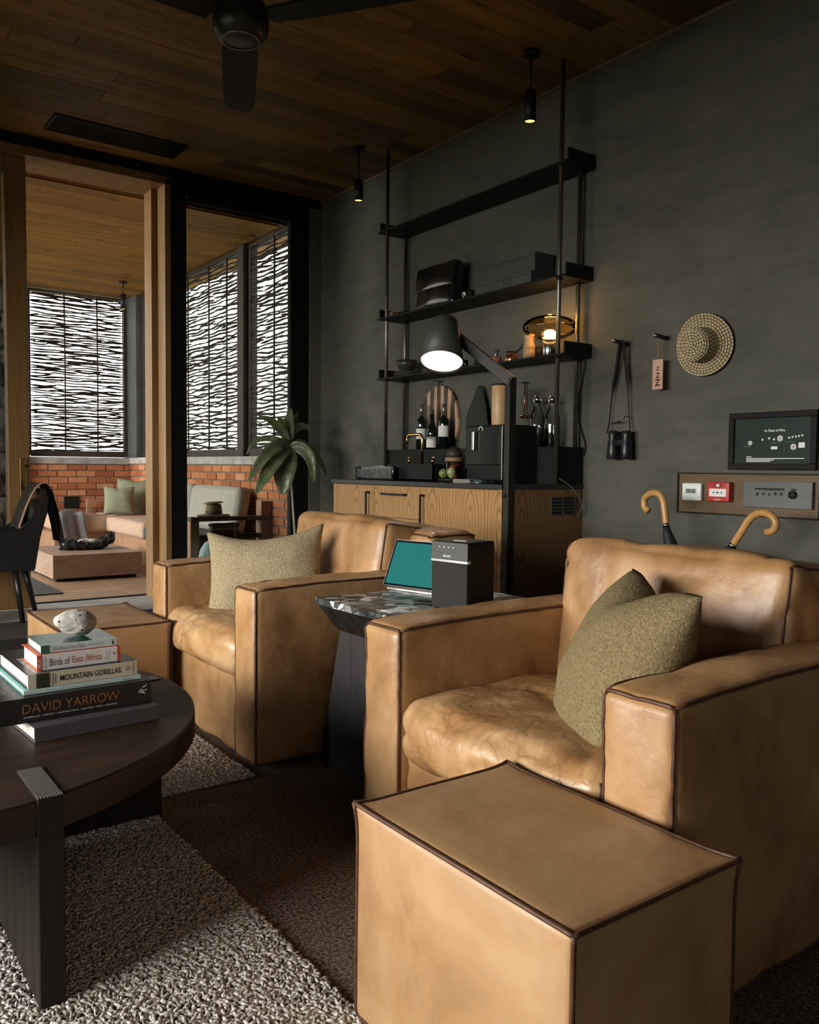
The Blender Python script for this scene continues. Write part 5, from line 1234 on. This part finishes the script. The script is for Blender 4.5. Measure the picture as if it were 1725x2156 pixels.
# ceiling fan
FC = onZ(507, 86, 2.70); t = thing('ceiling_fan', 'dark ceiling fan with flat blades', 'fan', (FC.x, FC.y, 2.70))
lathe('motor', [(0, 0), (.068, .0), (.088, .008), (.108, .035), (.112, .06), (.112, .115), (.10, .14), (.05, .17), (.02, .18)], (FC.x, FC.y, 2.70), plain('fan_bronze', (.016, .015, .014), .35, var=.2), t, 40)
lathe('cover_ring', [(.070, -.002), (.078, -.003), (.080, .002), (.074, .005)], (FC.x, FC.y, 2.70), 'polepipe', t, 40, cap=False)
tube('down_rod', [(FC.x, FC.y, 2.87), (FC.x, FC.y, CEIL-.04)], .016, 'black', t, 14)
lathe('canopy', [(.02, -.06), (.06, -.03), (.07, 0), (0, 0)], (FC.x, FC.y, CEIL-.0005), 'black', t, 28)
tip = onZ(503, 236, 2.77); a0 = math.atan2(tip.y-FC.y, tip.x-FC.x); Lb = math.hypot(tip.y-FC.y, tip.x-FC.x)
for k in range(3):
    a = a0 + k*2*math.pi/3; bm = bmesh.new(); out = []
    mxb = Matrix.Translation((FC.x, FC.y, 2.775)) @ Matrix.Rotation(a, 4, 'Z') @ Matrix.Rotation(R(7), 4, 'X')
    for s_ in (1, -1):
        seq = [(.12, .062), (.3, .078), (Lb-.08, .074), (Lb-.03, .06), (Lb-.006, .035), (Lb, .012)]
        out += [(x_, s_*y_) for x_, y_ in (seq if s_ > 0 else seq[::-1])]
    f = bm.faces.new([bm.verts.new(mxb @ Vector((x_, y_, 0))) for x_, y_ in out])
    e = bmesh.ops.extrude_face_region(bm, geom=[f]); bmesh.ops.translate(bm, verts=[v for v in e['geom'] if isinstance(v, bmesh.types.BMVert)], vec=(0, 0, .012))
    bl = from_bm('blade', bm, 'blackwood', t)
    mxa = Matrix.Translation((FC.x, FC.y, 2.79)) @ Matrix.Rotation(a, 4, 'Z'); box('blade_iron', .09, .2, -.02, .02, -.002, .008, 'black', bl, .002, 1, mxa)
# air vent in the ceiling
t = thing('ceiling_vent', 'long dark slot vent set in the wooden ceiling', 'vent', (1.757, 5.66, CEIL))
boxes('vent_frame', [(1.335, 2.18, 5.525, 5.537, CEIL-.012, CEIL-.0005), (1.335, 2.18, 5.795, 5.807, CEIL-.012, CEIL-.0005), (1.335, 1.347, 5.537, 5.795, CEIL-.012, CEIL-.0005), (2.168, 2.18, 5.537, 5.795, CEIL-.012, CEIL-.0005)], 'black', t)
box('backing', 1.347, 2.168, 5.537, 5.795, CEIL-.003, CEIL-.0005, 'matte_black', t)
for k in range(11): box('slat', 1.347, 2.168, 5.55+k*.022, 5.556+k*.022, CEIL-.012, CEIL-.004, 'black', t)

# ================================================================== PLANT BY THE WINDOW
PYD = 5.55
crop = lambda x, y: (500+x/6.736, 840+y/6.736)
def pl_(x, y, d): return onY(*crop(x, y), PYD+d)
root = pl_(822, 1990, .0)
t = thing('potted_plant', 'tall slim plant with long drooping green leaves beside the window', 'plant', (root.x, root.y, 0))
lathe('pot', [(0, 0), (.12, 0), (.15, .02), (.17, .33), (.155, .33), (.15, .29), (0, .29)], (root.x+.01, root.y, .002), 'pot', t, 32)
stem = [Vector((root.x+.012, root.y, .29)), Vector((root.x, root.y, root.z)), pl_(800, 1700, 0), pl_(775, 1300, 0), pl_(762, 1000, 0), pl_(748, 760, 0), pl_(743, 620, 0), pl_(742, 560, 0)]
sp_ = smooth_path(stem, 5); tube('stem', sp_, [.0105-.004*k/len(sp_) for k in range(len(sp_))], 'stem', t, 8)
def leaf(pts, wd, fold=.25, tw=0.0, cup=1):
    C = smooth_path([pl_(*p) for p in pts], 6); n = len(C); V, Fc = [], []
    view = ray(612, 950).normalized()
    for i, p in enumerate(C):
        tg = (C[min(i+1, n-1)]-C[max(i-1, 0)]).normalized(); sd = tg.cross(view).normalized(); nn = sd.cross(tg).normalized()
        if tw: q = Matrix.Rotation(tw*(i/n), 3, tg); sd = q @ sd; nn = q @ nn
        f = i/(n-1); wpr = 1.2*wd*(math.sin(math.pi*min(1, f**.75*.97+.03))**.7*.96+.04)
        for k in range(5):
            u = (k-2)/2
            V.append(p + sd*(u*wpr/2) + nn*(-cup*abs(u)*wpr*fold*.5) + nn*.002*math.sin(i*1.7+k))
    for i in range(n-1):
        for k in range(4): Fc.append((i*5+k, i*5+k+1, (i+1)*5+k+1, (i+1)*5+k))
    o = mesh('leaf', V, Fc, 'leaf', t, True)
    md = o.modifiers.new('thickness', 'SOLIDIFY'); md.thickness = .0015
    mid = [p + (C[0]-C[0]) for p in C]; rib = tube('midrib', [p - view*.0022 for p in C[:-2]], .0022, plain('leaf_rib', (.16, .2, .09), .5), o, 5)
    return o
for pts, wd, fo, tw in (
    (((742, 650, 0), (600, 645, -.05), (420, 790, -.10), (280, 990, -.13), (155, 1180, -.14)), .075, .6, .3),
    (((738, 690, 0), (620, 780, -.08), (470, 980, -.13), (350, 1180, -.15), (262, 1350, -.15)), .085, .5, .2),
    (((742, 720, 0), (700, 860, -.07), (665, 1050, -.11), (655, 1220, -.12), (632, 1360, -.12)), .135, .35, 0),
    (((750, 690, 0), (870, 680, -.05), (1000, 790, -.09), (1060, 970, -.11), (1085, 1180, -.11)), .075, .5, -.2),
    (((750, 640, 0), (900, 620, .05), (1080, 770, .10), (1200, 940, .12), (1262, 1090, .12)), .045, .4, -.3),
    (((745, 590, 0), (790, 450, .0), (880, 395, .02), (970, 395, .03), (1045, 440, .03)), .05, .5, 0),
    (((742, 600, 0), (725, 450, 0), (735, 290, .02), (760, 130, .03)), .07, .3, 0),
    (((738, 620, 0), (650, 480, -.02), (540, 360, -.04), (430, 285, -.05), (300, 250, -.05)), .055, .5, 0),
    (((740, 610, 0), (700, 470, .02), (640, 330, .04), (560, 255, .05)), .05, .5, 0),
    (((738, 650, 0), (600, 590, .06), (420, 560, .10), (240, 610, .12), (130, 790, .12)), .04, .4, .2),
    (((746, 580, 0), (780, 420, .04), (820, 290, .06), (870, 190, .07)), .04, .4, 0)):
    leaf(pts, wd, fo, tw)

# ================================================================== DINING CHAIR WITH A THROW
t = thing('leather_chair', 'black leather tub chair with tapered legs by the sliding door', 'chair', (1.0, 5.8, 0))
hide = plain('black_hide', (.018, .018, .019), .3, var=.2, bmp=.1, bscale=200)
def prism(name, poly, y0, y1, mat, parent, bev=.006):
    bm = bmesh.new(); f = bm.faces.new([bm.verts.new((x, y0, z)) for x, z in poly])
    e = bmesh.ops.extrude_face_region(bm, geom=[f]); bmesh.ops.translate(bm, verts=[v for v in e['geom'] if isinstance(v, bmesh.types.BMVert)], vec=(0, y1-y0, 0))
    if bev: bmesh.ops.bevel(bm, geom=bm.edges[:], offset=bev, segments=2, affect='EDGES')
    return from_bm(name, bm, mat, parent)
side_poly = [onY(a, b, 5.60) for a, b in ((-40, 1128), (8, 1122), (44, 1113), (66, 1092), (80, 1055), (94, 1040), (104, 1046), (100, 1080), (86, 1130), (74, 1202), (-40, 1202))]
side_poly = [(.62, side_poly[0].z-.01)] + [(p.x, p.z) for p in side_poly[1:-1]] + [(.62, side_poly[-1].z)]
prism('side_shell', side_poly, 5.60, 5.625, hide, t); prism('side_shell', side_poly, 5.995, 6.02, hide, t)
bx_ = [p for p in side_poly if p[0] > 1.15]
x_b, z_s = max(p[0] for p in side_poly), side_poly[-1][1]
prism('back_shell', [(x_b-.13, z_s), (x_b-.095, z_s), (x_b-.045, z_s+.25), (x_b-.003, z_s+.47), (x_b-.012, z_s+.493), (x_b-.03, z_s+.49), (x_b-.07, z_s+.25)], 5.625, 5.995, hide, t)
Soft(.63, x_b-.11, 5.626, 5.994, z_s+.01, z_s+.145, .03, (.004, 0, .012), (8, 8, 4), .003).build('seat_pad', hide, t)
for a, b in (((1.10, 5.66), (1.139, 5.655)), ((1.21, 5.98), (1.29, 6.005)), ((.70, 5.66), (.68, 5.65)), ((.70, 5.97), (.68, 6.0))):
    tube('leg', [(a[0], a[1], z_s+.008), (b[0], b[1], .006)], [.024, .015], hide, t, 10)
# throw over the chair back
def drape(name, path, y0, y1, mat, parent=None, nu=10, amp=.006, th=.006, seed=0):
    C = smooth_path([Vector((p[0], 0, p[1])) for p in path], 5); n = len(C); V, Fc = [], []
    for i, p in enumerate(C):
        f = i/(n-1)
        for k in range(nu+1):
            y = y0+(y1-y0)*k/nu
            V.append((p.x+amp*math.sin(y*38+seed)*(.3+abs(f-.45)*1.6), y+.01*math.sin(f*5+seed), p.z+amp*.6*math.sin(y*23+f*4)))
    for i in range(n-1):
        for k in range(nu): Fc.append((i*(nu+1)+k, i*(nu+1)+k+1, (i+1)*(nu+1)+k+1, (i+1)*(nu+1)+k))
    o = mesh(name, V, Fc, mat, parent, True); md = o.modifiers.new('thickness', 'SOLIDIFY'); md.thickness = th; return o
zt = z_s+.50
path = [(x_b-.16, zt-.26), (x_b-.11, zt-.12), (x_b-.055, zt-.01), (x_b-.02, zt+.018), (x_b+.025, zt-.01), (x_b+.055, zt-.12), (x_b+.085, zt-.26), (x_b+.10, zt-.36)]
th = thing('throw_blanket', 'dark brown throw with a tan stripe over the tub chair back', 'blanket', (x_b, 5.8, zt-.36))
drape('cloth', path, 5.69, 5.97, plain('brown_wool', (.030, .022, .018), .95, var=.2, bmp=.3, bscale=200), th, 12, .008)
drape('stripe', [(a-.004 if i < 3 else a+.007, b+.006) for i, (a, b) in enumerate(path[:5])], 5.66, 5.70, plain('tan_wool', (.42, .25, .15), .95, var=.15), th, 4, .003, .004)

# ================================================================== TERRACE FURNITURE
o = box('floor_mat', 1.12, 1.66, 6.78, 8.2, .0005, .010, plain('charcoal_mat', (.05, .05, .05), .95, var=.3, scale=60), None, .002); tag(o, 'charcoal floor mat on the terrace boards', 'mat')
t = thing('low_table', 'low blocky walnut coffee table on the terrace', 'coffee table', (2.12, 7.95, 0))
box('block', 1.745, 2.50, 7.46, 8.42, .03, .229, 'walnut', t, .003); box('plinth', 1.78, 2.46, 7.50, 8.38, .0005, .03, 'matte_black', t)
# black carved bowl with pale stones
t = thing('carved_bowl', 'long black carved bowl with curled tip on the low table', 'bowl', (2.2, 7.95, .23))
bl, br_ = onY(127, 1138, 7.9), onY(244, 1117, 7.9)
V, Fc = [], []; n, mm = 22, 16
for i in range(n+1):
    f = i/n; x = bl.x+(br_.x-bl.x)*f; wd = .13*math.sin(math.pi*min(1, .06+f*.93))**.6; zc = .235+.012+.085*max(0, f-.62)**1.3/.38**1.3*.9+.02*(1-f)**3
    for k in range(mm):
        a = 2*math.pi*k/mm; dz = math.sin(a); rim = .052+.016*math.sin(f*9)
        r_ = 1 if dz < 0 else .82
        V.append((x, 7.93+wd*math.cos(a)*(.86 if dz > .2 else 1)+.012*math.sin(i*2.1), max(.2305, zc+(rim*(.35+.65*abs(math.cos(a))) if dz >= 0 else .034*dz)+.010*math.sin(i*1.9+k*.8))))
for i in range(n):
    for k in range(mm): Fc.append((i*mm+k, i*mm+(k+1) % mm, (i+1)*mm+(k+1) % mm, (i+1)*mm+k))
Fc += [tuple(range(mm)), tuple(n*mm+k for k in range(mm))[::-1]]
mesh('vessel', V, Fc, plain('black_lacquered_wood', (.014, .014, .014), .3, var=.3, bmp=.4, bscale=25), t, True)
for k, (f, dy) in enumerate(((.38, -.03), (.50, .02), (.57, -.02))):
    bm = bmesh.new(); bmesh.ops.create_icosphere(bm, subdivisions=3, radius=1)
    for v in bm.verts: v.co = Vector((bl.x+(br_.x-bl.x)*f, 7.92+dy, .298)) + Vector((v.co.x*.045, v.co.y*.035, v.co.z*.028))*(1+.15*mnoise.noise(v.co*1.4+Vector((k, 0, 0))))
    tag(from_bm('pale_stone', bm, 'pitted', None, True), ('small pale stone in the carved bowl, nearest its blunt end', 'small pale stone in the middle of the carved bowl', 'small pale stone in the carved bowl, nearest its curled tip')[k], 'stone', 'stones in the carved bowl')
# corner sofa: two wooden bases with canvas cushions
t = thing('daybed_sofa', 'built-in timber sofa with rose-beige seat cushions around the terrace corner', 'sofa', (2.9, 9.3, 0))
box('back_base', 2.22, 3.30, 9.42, 10.27, .0005, .27, 'teak', t, .003); box('side_base', 2.78, 3.30, 6.72, 9.417, .0005, .27, 'teak', t, .003)
Soft(2.28, 2.83, 9.36, 10.26, .272, .435, .04, (.008, .012, .018), (10, 10, 4), .004).build('seat_cushion', 'pinkcush', t)
Soft(2.735, 3.30, 8.16, 9.355, .272, .435, .04, (.012, .008, .018), (8, 12, 4), .004).build('seat_cushion', 'pinkcush', t)
Soft(2.735, 3.30, 6.80, 8.15, .272, .40, .04, (.012, .008, .014), (8, 12, 4), .004).build('seat_cushion', plain('charcoal_canvas', (.06, .062, .062), .95, var=.1), t)
Soft(2.84, 3.30, 9.36, 10.26, .272, .435, .04, (.008, .012, .018), (10, 10, 4), .004).build('seat_cushion', 'pinkcush', t)
fr0, fr1 = onY(181, 1062, 10.2), onY(228, 1062, 10.2)
boxes('corner_rail', [(fr0.x, fr1.x+.3, 10.15, 10.2, .56, .60), (fr0.x, fr0.x+.05, 10.15, 10.2, .27, .56)], 'teak', t)
def lean(deg, x, z): return Matrix.Translation((x, 0, z)) @ Matrix.Rotation(R(deg), 4, 'Y') @ Matrix.Translation((-x, 0, -z))
for k, (a, b) in enumerate(((6.86, 7.93), (7.95, 8.6))):
    z0 = .405 if k == 0 else .45
    Soft(3.08, 3.22, a, b, z0, .82, .05, (.03, .006, .01), (6, 14, 10), .006, 5, seed=k, mx=lean(10, 3.12, z0)).build('back_cushion', 'greycush', t)
# arm frame with shelf
aY = 6.60
t = thing('arm_table', 'open timber arm frame at the near end of the terrace sofa', 'side table', (2.93, aY, 0))
ax0, ax1 = onY(396, 1090, aY).x, onY(567, 1085, aY).x; az = onY(480, 1087, aY).z
box('top_board', ax0, ax1, aY-.06, aY+.06, az-.035, az, plain('arm_grey_wood', (.085, .066, .052), .5, var=.2), t, .002)
box('front_post', ax0, ax0+.075, aY-.05, aY+.05, .0005, az-.0355, 'teak', t, .002)
box('rear_post', ax1-.10, ax1-.005, aY-.05, aY+.05, .0005, az-.0355, 'teak', t, .002); box('rear_finial', ax1-.10, ax1-.005, aY-.05, aY+.05, az+.0005, az+.125, 'teak', t, .002)
box('lower_board', ax0+.076, ax1-.101, aY-.06, aY+.06, .395, .43, 'matte_black', t, .002)
# cap, cloth, folded blanket, blue towel
cxp = onY(450, 1075, aY).x
o = Soft(cxp-.17, cxp+.12, aY-.055, aY+.055, az+.0008, az+.018, .008, (.01, .01, .006), (10, 5, 2), .008, 12, seed=4).build('folded_cloth', 'whitecloth'); tag(o, 'off-white folded cloth on the timber arm of the terrace sofa', 'cloth')
t = thing('bush_hat', 'khaki soft hat lying on the folded cloth', 'hat', (cxp, aY, az+.02))
khaki = plain('khaki_cotton', (.24, .18, .09), .9, var=.25, scale=16)
lathe('crown', [(.0, .085), (.05, .084), (.066, .075), (.07, .03), (.068, .0)], (cxp, aY, az+.024), khaki, t, 26, sc=(1.0, .8))
lathe('band', [(.0705, .0), (.073, .012), (.071, .026)], (cxp, aY, az+.024), plain('dark_khaki', (.09, .07, .035), .9), t, 26, cap=False, sc=(1.0, .8))
lathe('brim', [(.0, .098), (.06, .100), (.082, .094), (.085, .088), (.06, .091), (0, .088)], (cxp+.004, aY, az+.024), khaki, t, 26, sc=(1.0, .8), mx=Matrix.Rotation(R(-4), 4, 'Y'))
fb0, fb1 = onY(442, 1110, aY).x, onY(500, 1110, aY).x
for k in range(3):
    pass
t = thing('folded_blanket', 'folded grey-brown blanket on the lower board of the arm frame', 'blanket', ((fb0+fb1)/2, aY, .43))
for k, (m_, w_) in enumerate(((plain('dark_taupe', (.085, .07, .058), .95, bmp=.4, bscale=150), 0), (plain('pale_taupe', (.30, .25, .20), .95, bmp=.4, bscale=150), .006), (plain('mid_taupe', (.13, .11, .09), .95, bmp=.4, bscale=150), .0))):
    Soft(fb0+w_, fb1-w_, aY-.05, aY+.05, .4308+k*.03, .4598+k*.03, .013, (.004, .006, .003), (8, 4, 2), .004, 12, seed=k).build('fold', m_, t)
p = onY(440, 1160, 6.45)
Soft(p.x-.06, p.x+.12, 6.38, 6.50, .006, p.z+.05, .05, (.02, .02, .03), (8, 6, 6), .02, 9, seed=8).build('towel_bundle', 'bluecloth')
tag(bpy.data.objects['towel_bundle'], 'pale blue towel bundled beside the arm frame', 'towel')
# green cushions and grey throw
def sq(px0, py0, px1, py1, y, label, tilt, rz, sz, seed):
    a, b = onY(px0, py0, y), onY(px1, py1, y); c = (a+b)/2
    o = cushion('sage_cushion', sz, sz, .16, 'greencush', None, Matrix.Translation(c) @ Matrix.Rotation(R(rz), 4, 'Z') @ Matrix.Rotation(R(90-tilt), 4, 'X'), seed, .07, 24, .06); tag(o, label, 'cushion', 'sage cushions on the terrace sofa')
sq(228, 1026, 273, 1082, 9.45, 'smaller sage cushion on the terrace sofa, standing in front', 16, -22, .33, 2)
sq(262, 1010, 312, 1082, 9.62, 'larger sage cushion on the terrace sofa, standing behind', 14, -25, .44, 3)
t = thing('knit_throw', 'grey knitted throw with fringe over the sofa end', 'blanket', (2.35, 9.6, .1))
V, Fc = [], []; n, mm = 16, 14
for i in range(n+1):
    f = i/n
    for k in range(mm+1):
        g = k/mm; x = 2.255+.27*f; 
        if g < .55: y, z = 9.95-.62*g/.55, .452+.012*math.sin(f*9+g*12)
        else: y, z = 9.335-.02*math.sin(f*7), .452-.30*(g-.55)/.45
        V.append((x+.02*math.sin(g*8), y-.008*math.sin(f*15), z+.02*math.sin(f*7)*(.3 if g < .55 else 0)+.012))
for i in range(n):
    for k in range(mm): Fc.append((i*(mm+1)+k, (i+1)*(mm+1)+k, (i+1)*(mm+1)+k+1, i*(mm+1)+k+1))
o = mesh('knit', V, Fc, 'throw_grey', t, True); md = o.modifiers.new('thickness', 'SOLIDIFY'); md.thickness = .02
tubes('fringe', [([(2.26+.02*k, 9.32, .165), (2.262+.02*k, 9.315, .12), (2.258+.02*k, 9.32, .09)], .004) for k in range(14)], 'throw_grey', t)
vb0, vb1 = onY(135, 1070, SY), onY(166, 1045, SY)
o = box('wall_vent', vb0.x, vb1.x, SY-.012, SY-.0005, vb0.z, vb1.z, 'matte_black', None, .002); tag(o, 'small black square vent in the brick parapet', 'vent')

# ================================================================== RUGS
rg = thing('shag_rug', 'light grey chunky loop rug under the round coffee table', 'rug', (0, 1.2, 0))
box('backing', -1.3, .815, .25, 2.40, .0004, .0035, 'rug_plain', rg)
ico = bmesh.new(); bmesh.ops.create_icosphere(ico, subdivisions=1, radius=1.0)
iv = np.array([v.co[:] for v in ico.verts]); itri = np.array([[v.index for v in f.verts] for f in ico.faces]); ico.free()
def loops(name, x0, x1, y0, y1, sp, size, parent, mat, seed, zb=.003):
    rng = np.random.default_rng(seed)
    gx, gy = np.meshgrid(np.arange(x0, x1, sp), np.arange(y0, y1, sp)); P = np.stack([gx.ravel(), gy.ravel()], 1)
    P += rng.uniform(-sp*.5, sp*.5, P.shape); n = len(P)
    S = rng.uniform(.65, 1.35, (n, 3))*np.array(size); ang = rng.uniform(0, math.pi, n); ca, sa = np.cos(ang), np.sin(ang)
    v = iv[None]*S[:, None, :]; x = v[..., 0]*ca[:, None]-v[..., 1]*sa[:, None]; y = v[..., 0]*sa[:, None]+v[..., 1]*ca[:, None]
    z = v[..., 2] + rng.uniform(.2, 1.0, n)[:, None]*size[2] + zb
    V = np.stack([x+P[:, 0, None], y+P[:, 1, None], z], 2).reshape(-1, 3)
    T = (itri[None]+(np.arange(n)*len(iv))[:, None, None]).reshape(-1, 3)
    me = bpy.data.meshes.new(name); me.vertices.add(len(V)); me.vertices.foreach_set('co', V.ravel())
    me.loops.add(T.size); me.loops.foreach_set('vertex_index', T.ravel().astype(np.int32)); me.polygons.add(len(T))
    me.polygons.foreach_set('loop_start', np.arange(0, T.size, 3, dtype=np.int32)); me.polygons.foreach_set('loop_total', np.full(len(T), 3, dtype=np.int32))
    me.polygons.foreach_set('use_smooth', np.ones(len(T), dtype=bool)); me.update(); me.validate(); me.materials.append(M[mat])
    o = bpy.data.objects.new(name, me); COL.objects.link(o); o['kind'] = 'stuff'; return par(o, parent)
loops('wool_loops', -.15, .815, 1.05, 2.40, .0078, (.0098, .0036, .0042), rg, 'rug_loop', 1)
r2 = thing('striped_rug', 'grey striped loop rug running from the armchair towards the sliding door', 'rug', (.4, 4, 0))
box('pale_band', -1.2, 1.19, 2.44, 3.6, .0004, .004, 'rug_mid', r2); box('pale_band', -1.2, 1.19, 3.6, 4.75, .0004, .004, 'rug_mid', r2)
box('dark_band', -1.2, 1.19, 4.75, 5.15, .0004, .004, 'rug_dark', r2); box('pale_band', -1.2, 1.19, 5.15, 5.72, .0004, .004, plain('rug_charcoal_wool', (.09, .087, .083), 1.0, var=.5, scale=80, bmp=.9, bscale=140, dist=.01), r2)
loops('wool_loops', .7, 1.18, 2.44, 3.15, .0085, (.0098, .0038, .0044), r2, 'rug_loop', 2)
o = box('runner_rug', 1.22, 2.6, 4.9, 5.72, .0004, .006, 'rug_dark', None, .002); tag(o, 'dark runner rug in front of the terrace threshold', 'rug')
